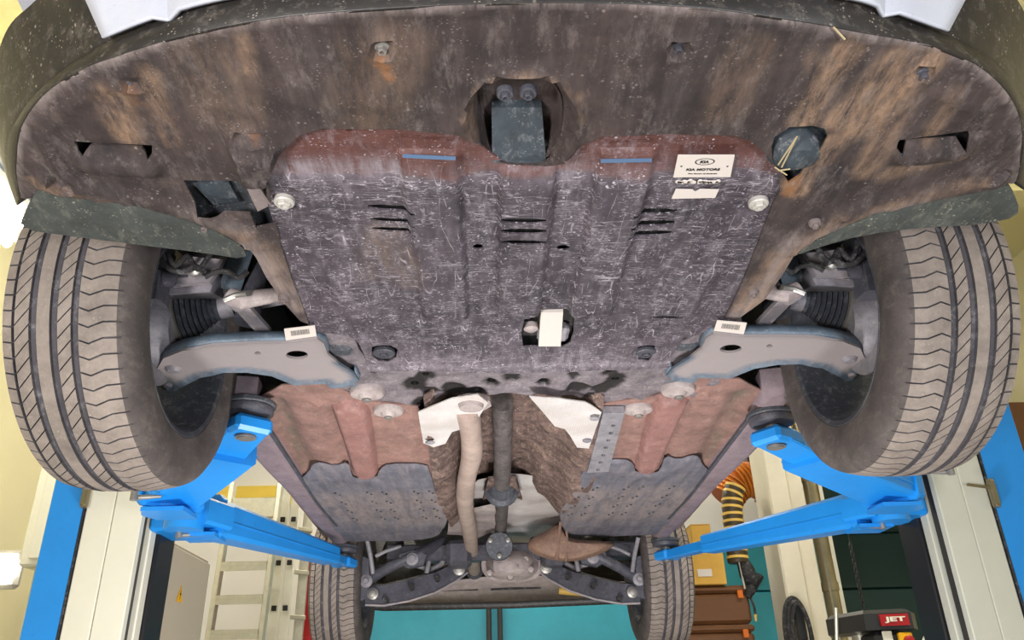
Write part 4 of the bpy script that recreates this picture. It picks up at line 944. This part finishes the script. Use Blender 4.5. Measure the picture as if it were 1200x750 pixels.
# ---- wheels
def tyre_mesh():
    cols = []          # (x, r, groove depth, zone)
    def R(x): return .345-.010*(abs(x)/.1)**3.2
    main = [(.085, .005), (.048, .0135), (.011, .014), (-.026, .0135)]
    prof = [(.100, .226, 0, 's'), (.112, .235, 0, 's'), (.120, .262, 0, 's'), (.1225, .285, 0, 's'), (.119, .307, 0, 's'), (.113, .322, 0, 's')]
    xs = [.106, .102, .096, .0895]
    for x in xs: prof.append((x, R(x) if x < .104 else .3335, 0, 'o'))
    for i, (gx, gw) in enumerate(main):
        z0 = 'o' if i == 0 else ('d' if i in (1, 3) else 'c'); z1 = ('d', 'c', 'd', 'i')[i]
        z0 = ('o', 'd', 'c', 'd')[i]
        prof += [(gx+gw/2, R(gx), 0, z0), (gx+gw/2-.0008, R(gx)-.007, 1, 'g'), (gx-gw/2+.0008, R(gx)-.007, 1, 'g'), (gx-gw/2, R(gx), 0, z1)]
        nx = main[i+1][0] if i < 3 else None
        if nx is not None:
            a = gx-gw/2; e = nx+main[i+1][1]/2
            prof += [(a+(e-a)*t, R(a+(e-a)*t), 0, z1) for t in (.25, .5, .75)]
    for x in (-.04, -.050, -.062, -.074, -.086, -.096): prof.append((x, R(x), 0, 'i'))
    prof += [(-.104, .333, 0, 's'), (-.113, .322, 0, 's'), (-.119, .307, 0, 's'), (-.1225, .285, 0, 's'), (-.120, .262, 0, 's'), (-.112, .235, 0, 's'), (-.100, .226, 0, 's')]
    PT = 74; fr = (0, .03, .085, .115, .55); n = PT*len(fr); dth = 2*math.pi/PT
    def off(x):
        pts = [(-.13, .1), (-.075, .1), (-.05, -.25), (-.031, .0), (-.02, .0), (.006, -1.0), (.017, -1.0), (.042, -1.0), (.054, -1.0), (.083, -2.1), (.09, -2.15), (.13, -2.0)]
        for (a, p), (c, q) in zip(pts, pts[1:]):
            if x <= c: return p+(q-p)*(x-a)/(c-a)
        return pts[-1][1]
    vs = []; deep = {'o': .006, 'd': .005, 'i': .006, 'c': 0, 'g': 0, 's': 0}
    for x, r, g, zn in prof:
        o_ = off(x) if -.1 < x < .104 else off(max(-.1, min(.104, x)))
        if zn == 's': o_ = off(.104) if x > 0 else off(-.1)
        for k in range(PT):
            for j, f_ in enumerate(fr):
                rr_ = r-(deep[zn] if j in (1, 2) else 0); skip = False
                if skip: rr_ = r
                t = (k+f_+o_)*dth; vs.append((x, rr_*math.cos(t), rr_*math.sin(t)))
    fs = []; fm = []
    for a in range(len(prof)-1):
        z0, z1 = prof[a][3], prof[a+1][3]
        for k in range(n):
            k2 = (k+1) % n; fs.append((a*n+k, a*n+k2, (a+1)*n+k2, (a+1)*n+k))
            if z0 == 's' or z1 == 's': fm.append(2)
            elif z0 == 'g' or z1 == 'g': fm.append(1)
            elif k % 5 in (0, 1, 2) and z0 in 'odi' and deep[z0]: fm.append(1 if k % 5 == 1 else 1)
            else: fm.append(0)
    me = bpy.data.meshes.new('wheel'); me.from_pydata(vs, [], fs)
    for k in ('tread', 'groove', 'sidewall'): me.materials.append(MATS[k])
    me.polygons.foreach_set('material_index', fm); me.polygons.foreach_set('use_smooth', [True]*len(fs)); me.set_sharp_from_angle(angle=math.radians(30)); me.update()
    return me
b = MB(); n = 64     # rim: barrel with inner lip, then spokes
pr = [(-.108, .236), (-.112, .232), (-.108, .222), (-.095, .214), (-.06, .208), (.02, .200), (.075, .205), (.098, .222), (.106, .234)]
b.loft([[Vector((x, r*math.cos(2*math.pi*k/n), r*math.sin(2*math.pi*k/n))) for k in range(n)] for x, r in pr], False, False)
rim_b = MB(); rim_b.v, rim_b.f, rim_b.m = b.v, b.f, b.m
for k in range(5):
    t = 2*math.pi*k/5+.3
    for d in (-.16, .16): rim_b.beam((.05, .05*math.cos(t), .05*math.sin(t)), (.07, .21*math.cos(t+d), .21*math.sin(t+d)), .03, .03, .03, .03)
rim_b.lathe((.03, 0, 0), (1, 0, 0), [(0, .07), (.03, .065), (.04, .04)], 24)
tm = tyre_mesh()
rims = None
zr = 1.0+.62
wheels = []
for i, (x, y, z, a) in enumerate(((-.825, YA, ZC, math.pi), (.825, YA, ZC, 0), (-.797, YA+2.64, zr, math.pi), (.797, YA+2.64, zr, 0))):
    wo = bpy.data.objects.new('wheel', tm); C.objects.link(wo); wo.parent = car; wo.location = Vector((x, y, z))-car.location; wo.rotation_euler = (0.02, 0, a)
    if rims is None:
        ro = mesh_obj('rim', rim_b.v, rim_b.f, 'rubber', None); rims = ro.data
        md = None
    else:
        ro = bpy.data.objects.new('rim', rims); C.objects.link(ro)
    ro.parent = wo; wheels.append(wo)

# ---- floor pan, rails, covers, sills, tunnel
cov = [(345,567),(362,556),(366,546),(376,544),(392,549),(408,543),(412,560),(418,563),(441,562),(445,551),(455,546),(500,546),(504,556),(512,585),(526,603),(521,620),(513,632),(490,636),(398,638),(386,628)]
pan = [(296,470),(330,452),(382,448),(430,470),(490,476),(500,500),(508,556),(512,590),(512,625),(380,630),(300,530)]
def noisez(X, Y, s, a): return np.array([noise.noise(Vector((float(p)*s, float(q)*s, 1))) for p, q in zip(X, Y)])*a
def mk_floor(m, sg):
    fl = (lambda q: q) if sg > 0 else mirr
    o1 = fl(wl(pan, H+.012))
    ra, rb = W(345, 462, H+.012), W(372, 552, H+.012)
    grooves = [(W(325, 478, H), W(360, 552, H), .018, .03), (W(492, 520, H), W(497, 540, H), .012, .008), (W(388, 485, H), W(412, 560, H), .012, .01)]
    def pz(X, Y):
        Xa = -np.abs(X); z = np.full(X.shape, H+.012)
        for a, e, dz, wd in grooves: z += dz*np.exp(-(seg_d(Xa, Y, a, e)/wd)**2)
        for x, y, r in ((380, 474, .03), (360, 476, .03)):
            c = W(x, y, H); z -= .008*np.exp(-((np.hypot(Xa-c[0], Y-c[1])-r)/.006)**2)
        return z+noisez(X, Y, 8, .003)
    sheet('floor_pan', o1, [], pz, .004, .016, 'pan', car, {'dirt_highlight': lambda X, Y: np.exp(-(seg_d(-np.abs(X), Y, W(325, 478, H), W(360, 552, H))/.02)**2)*2, 'rust': lambda X, Y: X*0})
    ro = fl(wl([(386,484),(398,479),(424,480),(434,490),(440,525),(444,560),(440,563),(418,564),(412,558),(402,528)], H-.014))
    def rz(X, Y): return H-.014+.028*(1-sstep(-poly_d(ro, X, Y), 0, .018))+.003*np.exp(-((Y-W(420, 526, H)[1])/.006)**2)
    sheet('frame_rail', ro, [], rz, .004, .009, 'rail', car)
    co = fl(smooth_poly(wl(cov, H-.002), 1))
    def cz(X, Y):
        z = np.full(X.shape, H-.002)
        for k in range(5):
            x0 = -.66+k*.085; yy = (Y-2.75)/.9
            z += .007*np.exp(-((-np.abs(X)-(x0+.02*yy))/.014)**2)*sstep(Y, 2.72, 2.82)*(1-sstep(Y, 3.55, 3.65))
        z += .010*sstep(Y, 3.60, 3.66)*.6; e = poly_d(co, X, Y); z += .006*sstep(e, -.02, 0)
        for k in range(9):
            c = (-.62+k*.048, 3.68); z -= .004*np.exp(-(np.hypot(-np.abs(X)-c[0], Y-c[1])/.014)**2)
        return z+noisez(X, Y, 7, .004)
    cvo = sheet('floor_cover', co, [], cz, .003, .014, 'cover', car, {'dirt_highlight': lambda X, Y: .7*sstep(Y, 2.85, 3.0)*(1-sstep(Y, 3.4, 3.6)), 'rust': lambda X, Y: X*0})
    b = MB()      # rows of small drain holes
    for k in range(5):
        for j in range(4):
            x = -.62+k*.085+.03*(k % 2); y = 2.9+j*.14
            for d in (0, .03): b.lathe(m((x+d*.4, y+d, H-.004)), (0, 0, -1), [(0, .0045), (.0015, .0045)], 6)
    b.build_each('drain_hole', 'black', cvo)
    so = fl(wl([(268,468),(300,470),(312,497),(345,548),(390,614),(410,640),(393,643),(342,586),(290,532),(262,500)], H-.004))
    def sz(X, Y): d = poly_d(so, X, Y); return H-.006+.02*sstep(d, -.014, 0)+.002*np.sin(Y*9)
    sheet('sill', so, [], sz, .05, .014, 'sill', car)
    b = MB(); b.tube([m(P(x, y, H-.002)) for x, y in ((313,500),(345,549),(372,590),(394,616))], .006, 8); b.build('sill_seam', 'dark_steel', car)
both(mk_floor)
# perforated bracket, right of the tunnel
br = wl([(707,484),(732,484),(713,553),(688,554),(692,540)], H-.012)
sheet('perforated_bracket', br, [wl(ell(719-i*3.0, 499+i*8.6, 2.6, 1.6, 8), H-.012) for i in range(7)], lambda X, Y: H-.012+0*X, .02, .012, 'steel_dirty', car)
# tunnel
tun = wl([(496,466),(622,456),(708,468)], H)+wl([(704,540),(694,570),(672,592)], H)+wl([(655,588),(641,586),(630,584),(622,575),(600,572),(560,574),(548,590),(530,604)], H+.06)+wl([(512,585),(506,556)], H)
def tz(X, Y):
    u = np.clip(np.abs(X-.01)/.25, 0, 1); z = H+.135*(1-sstep(u, .35, 1.0))
    z += -.03*np.exp(-((X-.13)/.035)**2)*sstep(Y, 2.3, 2.5)
    return z+noisez(X, Y, 9, .014)+noisez(X, Y, 28, .005)
sheet('tunnel', tun, [], tz, .004, .014, 'tunnel', car)
# foil heat shields
def shield(pts, z0, rise, label=None):
    q = wl(pts, z0); cx = sum(p[0] for p in q)/len(q)
    return sheet('heat_shield', q, [], lambda X, Y: z0+noisez(X, Y, 6, .012), .003, .012, 'foil', car)
shield([(490,482),(505,476),(530,466),(560,462),(572,470),(556,500),(548,503),(530,508),(522,520),(508,524),(496,520)], H-.008, 0)
shield([(620,462),(655,464),(685,472),(705,484),(690,524),(676,523),(668,510),(662,503),(650,500),(640,488)], H-.008, 0)
shield([(540,580),(560,562),(590,556),(625,560),(650,580),(660,596),(658,612),(642,622),(622,630),(616,648),(600,652),(585,640),(565,605)], H+.10, 0)
b = MB()
for x, y in ((504,518),(688,516),(697,490)): b.lathe(P(x, y, H-.014), (0, 0, -1), [(0, .014), (.003, .014), (.006, .007), (.006, 0)], 10)
b.build_each('shield_nut', 'steel_dirty', car)
o = sheet('tank_shield', wl([(528,600),(545,594),(580,590),(584,622),(560,630),(524,626)], H+.05), [], lambda X, Y: H+.05+noisez(X, Y, 6, .02), .004, .02, 'cast', car)
# exhaust
b = MB(); ex = [(547,478,.0),(551,500,-.002),(553,530,-.002),(547,560,-.004),(545,590,-.006),(550,620,-.01),(553,645,-.02),(556,668,-.03)]
def pex(x, y, dz): return P(x, y, H+.01+dz)
pts = [pex(x, y, dz) for x, y, dz in catmull([(float(a), float(c), d) for a, c, d in ex], 4)]
b.tube(pts, [.033+.001*math.sin(i) for i in range(len(pts))], 24); EX = b.build('exhaust_pipe', 'exhaust', car)
b = MB(); fp = [P(x, y, H-.002) for x, y in ((528,474),(538,468),(560,466),(574,470),(576,476),(562,484),(547,488),(534,482))]; b.prism(fp, (0, 0, .012)); b.lathe(P(552,474,H-.01), (0, 0, -1), [(-.02, .03), (0, .034), (.012, .03), (.014, 0)], 18); b.build('flange', 'cast', EX)
b = MB(); e = pts[-1]; d = (pts[-1]-pts[-2]).normalized(); b.lathe(e-d*.01, d, [(0, .036), (.012, .05), (.02, .05), (.022, .02)], 20); b.beam(e+Vector((-.06, 0, .0)), e+Vector((.08, .0, .04)), .02, .012, .02, .012); b.build('flange', 'dark_steel', EX)
# driveshaft
b = MB(); zc_ = H+.06
sp = [P(589, 470, zc_), P(589, 540, zc_), P(588, 566, zc_)]; b.tube(sp, [.031, .031, .033], 20); b.tube([P(588, 585, zc_), P(587, 612, zc_), P(586, 642, zc_-.01)], [.03, .029, .029], 20); DS = b.build('driveshaft', 'shaft', car)
c0 = P(588, 571, zc_); ax = (sp[1]-sp[0]).normalized()
b = MB(); b.lathe(c0-ax*.05, ax, [(0, .036), (.01, .044), (.05, .055), (.055, .05), (.07, .07), (.1, .068), (.11, .036)], 28); b.build('centre_bearing', 'rubber', DS)
b = MB(); b.prism([P(x, y, zc_-.01) for x, y in ((566,586),(572,562),(604,562),(612,586),(600,582),(588,590),(576,582))], (0, 0, .012)); b.build('bearing_bracket', 'tunnel', car)
fc = P(585, 640, H-.03); b = MB(); b.lathe(fc, (0, 1, 0.15), [(-.012, .062), (.0, .066), (.02, .066), (.03, .05)], 32); b.build('flange', 'rubber', DS)
b = MB()
for t in (90, 210, 330): b.lathe(fc+Vector((.048*math.cos(math.radians(t+180)), -.012, .048*math.sin(math.radians(t+180)))), (0, -1, 0), [(0, .012), (.012, .012), (.014, .007), (.014, 0)], 8)
b.build_each('bolt', 'bolt', DS)

# ---- rear end
YR = YA+2.64
Q = lambda x, y, Y: PY(x, y, Y)
b = MB(); 
ring = lambda c, rx, ry, Y: [Q(c[0]+rx*math.copysign(abs(math.cos(t))**.75, math.cos(t)), c[1]+ry*math.copysign(abs(math.sin(t))**.75, math.sin(t)), Y) for t in [2*math.pi*k/24 for k in range(24)]]
b.loft([ring((598, 664), 10, 6, 3.98), ring((598, 663), 20, 11, 4.0), ring((599, 662), 27, 16, 4.06), ring((600, 661), 31, 19, 4.11), ring((600, 661), 36, 21, 4.12), ring((600, 661), 36, 21, 4.17), ring((600, 661), 31, 19, 4.18), ring((600, 661), 26, 16, 4.3)]); DI = b.build('differential', 'cast', car)
b = MB()
for x, y in ((582,660),(616,656),(574,672),(598,676),(622,668)): b.lathe(Q(x, y, 4.03), (0, -1, 0), [(-.02, .016), (.02, .014), (.022, .008)], 10)
b.tube([Q(598, 659, 4.0), Q(606, 664, 3.98), Q(613, 659, 4.02)], .009, 8); b.build_each('casting_boss', 'cast', DI)
mo_ = [(617,634),(640,622),(656,612),(662,632),(722,634),(716,644),(690,655),(664,659),(640,655),(620,647)]
mc = (668, 640)
b = MB(); b.loft([[Q(mc[0]+(x-mc[0])*k, mc[1]+(y-mc[1])*k, Y) for x, y in smooth_poly(mo_, 2)] for k, Y in ((.5, 3.73), (.8, 3.745), (.95, 3.775), (1, 3.82), (1, 4.1))]); MU = b.build('rear_muffler', 'muffler_brown', car)
b = MB(); b.tube([Q(x, y, 3.735) for x, y in ((657,612),(655,630),(654,645),(652,656))], .008, 8); b.tube([Q(x, y, 3.735) for x, y in ((664,622),(665,640),(663,658))], .006, 8); b.build('seam', 'muffler_brown', MU)
# subframe behind: crossbar and brackets
b = MB(); b.beam(Q(455, 650, 4.12), Q(742, 645, 4.12), .10, .08, .10, .08); b.box(Q(538, 650, 4.02), (.12, .14, .12), None, .02); b.box(Q(648, 652, 4.05), (.12, .14, .1), None, .02); RS = b.build('rear_subframe', 'dark_steel', car)
def rmir(x): return 1178-x
def mk_rear(sg):
    X = (lambda x: x) if sg > 0 else rmir
    dy = 0 if sg > 0 else -2
    q = lambda x, y, Y: Q(X(x), y+dy, Y)
    # lower arm: pressed channel
    b = MB(); path = [(428,700,13,4.02),(450,700,14,4.02),(480,694,15,4.04),(510,685,14,4.08),(535,672,13,4.12),(548,664,10,4.14)]
    rings = []
    for x, y, hh, Y in path: rings.append([q(x, y-hh, Y+.01), q(x, y-hh-2, Y+.09), q(x, y+hh*.55, Y+.10), q(x, y+hh*.7, Y)])
    b.loft(rings); la = b.build('lower_arm', 'dark_steel', car)
    b = MB(); b.tube([q(x, y+hh*.68, Y-.004) for x, y, hh, Y in path], .006, 6); b.build('arm_lip', 'arm_steel', la)
    b = MB()
    for x, y in ((482,688),(512,678),(452,703)): b.lathe(q(x, y, 4.0 if x < 500 else 4.06), (0, -1, 0), [(-.03, .014), (.006, .014), (.006, .008)], 12)
    b.build_each('arm_hole', 'black', la)
    for x, y, Y, r in ((437,696,4.0,.016),(538,667,4.1,.018)):
        b = MB(); p = q(x, y, Y); b.lathe(p, (0, -1, 0), [(-.04, r*1.7), (.008, r*1.7), (.012, r), (.022, r), (.024, r*.4), (.024, 0)], 14); b.build('bolt', 'bolt', la)
    # upper link from the hub to the subframe
    b = MB(); b.tube([q(x, y, Y) for x, y, Y in ((428,681,4.05),(450,668,4.0),(476,655,3.96),(492,650,3.98),(508,640,4.05),(520,632,4.1))], [.03, .026, .024, .034, .026, .02], 12)
    b.prism([q(x, y, 3.95) for x, y in ((468,650),(484,645),(500,650),(496,662),(478,666),(468,660))], (0, .04, 0)); ul = b.build('upper_link', 'dark_steel', car)
    b = MB(); b.lathe(q(483, 655, 3.94), (0, -1, 0), [(-.03, .03), (.0, .03), (.004, .016), (.014, .016), (.014, 0)], 16); b.build('bush', 'steel_dirty', ul)
    b = MB(); b.lathe(q(429, 681, 4.0), (0, -1, 0), [(-.03, .03), (0, .03), (.004, .014), (.014, .012)], 14); b.build('bush', 'steel_dirty', ul)
    b = MB(); b.tube([q(x, y, Y) for x, y, Y in ((430,632,3.95),(434,650,3.97),(437,672,4.0))], .011, 10); b.build('sway_link', 'steel_dirty', car)
    b = MB(); b.tube([q(x, y, Y) for x, y, Y in ((437,667,4.1),(458,662,4.12),(480,660,4.15),(505,668,4.15),(518,660,4.1),(524,640,4.1))], .013, 10); b.build('sway_bar', 'steel_dirty', car)
    b = MB(); b.tube([q(x, y, Y) for x, y, Y in ((500,672,4.1),(503,655,4.1),(512,636,4.1))], .012, 10); b.tube([q(440, 652, 4.0), q(452, 646, 4.0), q(470, 640, 4.0)], .009, 8); b.build('brake_line', 'steel_dirty', car)
    b = MB(); b.lathe(q(462, 648, 4.2), (0, 0, 1), [(-.02, .055), (0, .06), (.03, .055), (.06, .045)], 20); b.build('spring_seat', 'black', car)
    x = -.78*sg
    b = MB(); b.lathe((x, YR, zr), (-sg, 0, 0), [(0, .13), (.012, .13), (.014, .06), (.03, .06)], 32); b.build('brake_disc', 'steel_dirty', car)
    b = MB(); b.loft([[q(a, c, Y) for a, c in ((420,650),(432,655),(434,700),(420,705))] for Y in (4.0, 4.35)]); b.build('knuckle', 'dark_steel', car)
mk_rear(1); mk_rear(-1)
# rear bumper underside
bt = [Q(x, y, Y) for x, y, Y in ((420,712,4.95),(450,715,5.04),(600,712,5.10),(740,706,5.04),(775,702,4.95))]
tp = [Q(x, y, Y) for x, y, Y in ((430,690,4.75),(460,688,4.8),(600,672,4.7),(735,682,4.8),(765,684,4.75))]
b = MB(); n = 5; lip = [p+Vector((0, .02, .05)) for p in bt]; fx = [Q(x, y, Y) for x, y, Y in ((424,706,4.93),(452,707,5.02),(600,704,5.08),(738,698,5.02),(772,695,4.93))]
vs = tp+fx; b.add(vs, [(i, i+1, n+i+1, n+i) for i in range(n-1)]); rb = b.build('rear_bumper', 'cast', car)
md = rb.modifiers.new('s', 'SOLIDIFY'); md.thickness = .006
hi = [p+Vector((0, .06, .45)) for p in bt]
b = MB(); b.add(fx+bt+hi, [(i, i+1, n+i+1, n+i) for i in range(n-1)]+[(n+i, n+i+1, 2*n+i+1, 2*n+i) for i in range(n-1)]); q_ = b.build('bumper_lip', 'bumper', rb); md = q_.modifiers.new('s', 'SOLIDIFY'); md.thickness = .006
for a, c in (((516,691),(560,690)), ((575,690),(634,688))):
    b = MB(); b.prism([Q(a[0], a[1]-1, 4.88), Q(c[0], c[1]-1, 4.88), Q(c[0], c[1]+2, 4.88), Q(a[0], a[1]+2, 4.88)], (0, -.01, 0)); b.build('slot', 'black', rb)
b = MB(); b.tube([Q(655, 692, 4.86), Q(685, 695, 4.86)], .02, 12); b.build('reflector', 'hose_yellow', rb)

# ---- body above (mostly hidden): side panels with arches, hull, cabin
def body():
    b = MB(); top = H+.62
    for s in (-1, 1):
        prof = [(.95, H+.35), (1.16, H+.3)]
        prof += [(YA+.43*math.cos(t), ZC+.08+.43*math.sin(t)) for t in np.linspace(math.radians(155), math.radians(0), 14)]
        prof += [(YA+.46, H+.06), (YR-.5, H+.06)]
        prof += [(YR+.43*math.cos(t), ZC+.06+.43*math.sin(t)) for t in np.linspace(math.radians(180), math.radians(20), 14)]
        prof += [(YR+.62, H+.1), (5.1, H+.12), (5.12, top), (3.5, top+.03), (1.9, top), (1.0, top-.12)]
        pts = [Vector((s*.80, y, z)) for y, z in prof]; b.prism(pts, (s*.035, 0, 0))
    o1 = b.build('side_panel', 'silver', car, False)
    b = MB(); b.box((0, 2.95, H+.27), (1.28, 1.3, .1), None, .02); b.box((0, 1.25, H+.36), (1.0, 1.0, .5), None, .03); b.box((0, 4.35, H+.3), (1.0, 1.35, .3), None, .03); b.box((0, 3.0, H+.62), (1.6, 4.0, .06), None, .02)
    
    for s in (-1, 1): b.box((s*.60, 2.95, H+.12), (.36, 1.6, .12), None, .02)
    b.build('body_hull', 'bay', car); b = MB(); b.box((0, 2.7, H+.165), (.66, 1.7, .02), None, .004); b.build('tunnel_roof', 'tunnel', car)
    b = MB(); r = []
    for z, x, y0, y1 in ((H+.64, .80, 1.95, 5.0), (H+1.1, .62, 2.6, 4.75), (H+1.15, .55, 2.75, 4.6)):
        r.append([Vector((-x, y0, z)), Vector((x, y0, z)), Vector((x, y1, z)), Vector((-x, y1, z))])
    b.loft(r); b.build('cabin', 'dark_panel', car, False)
body()
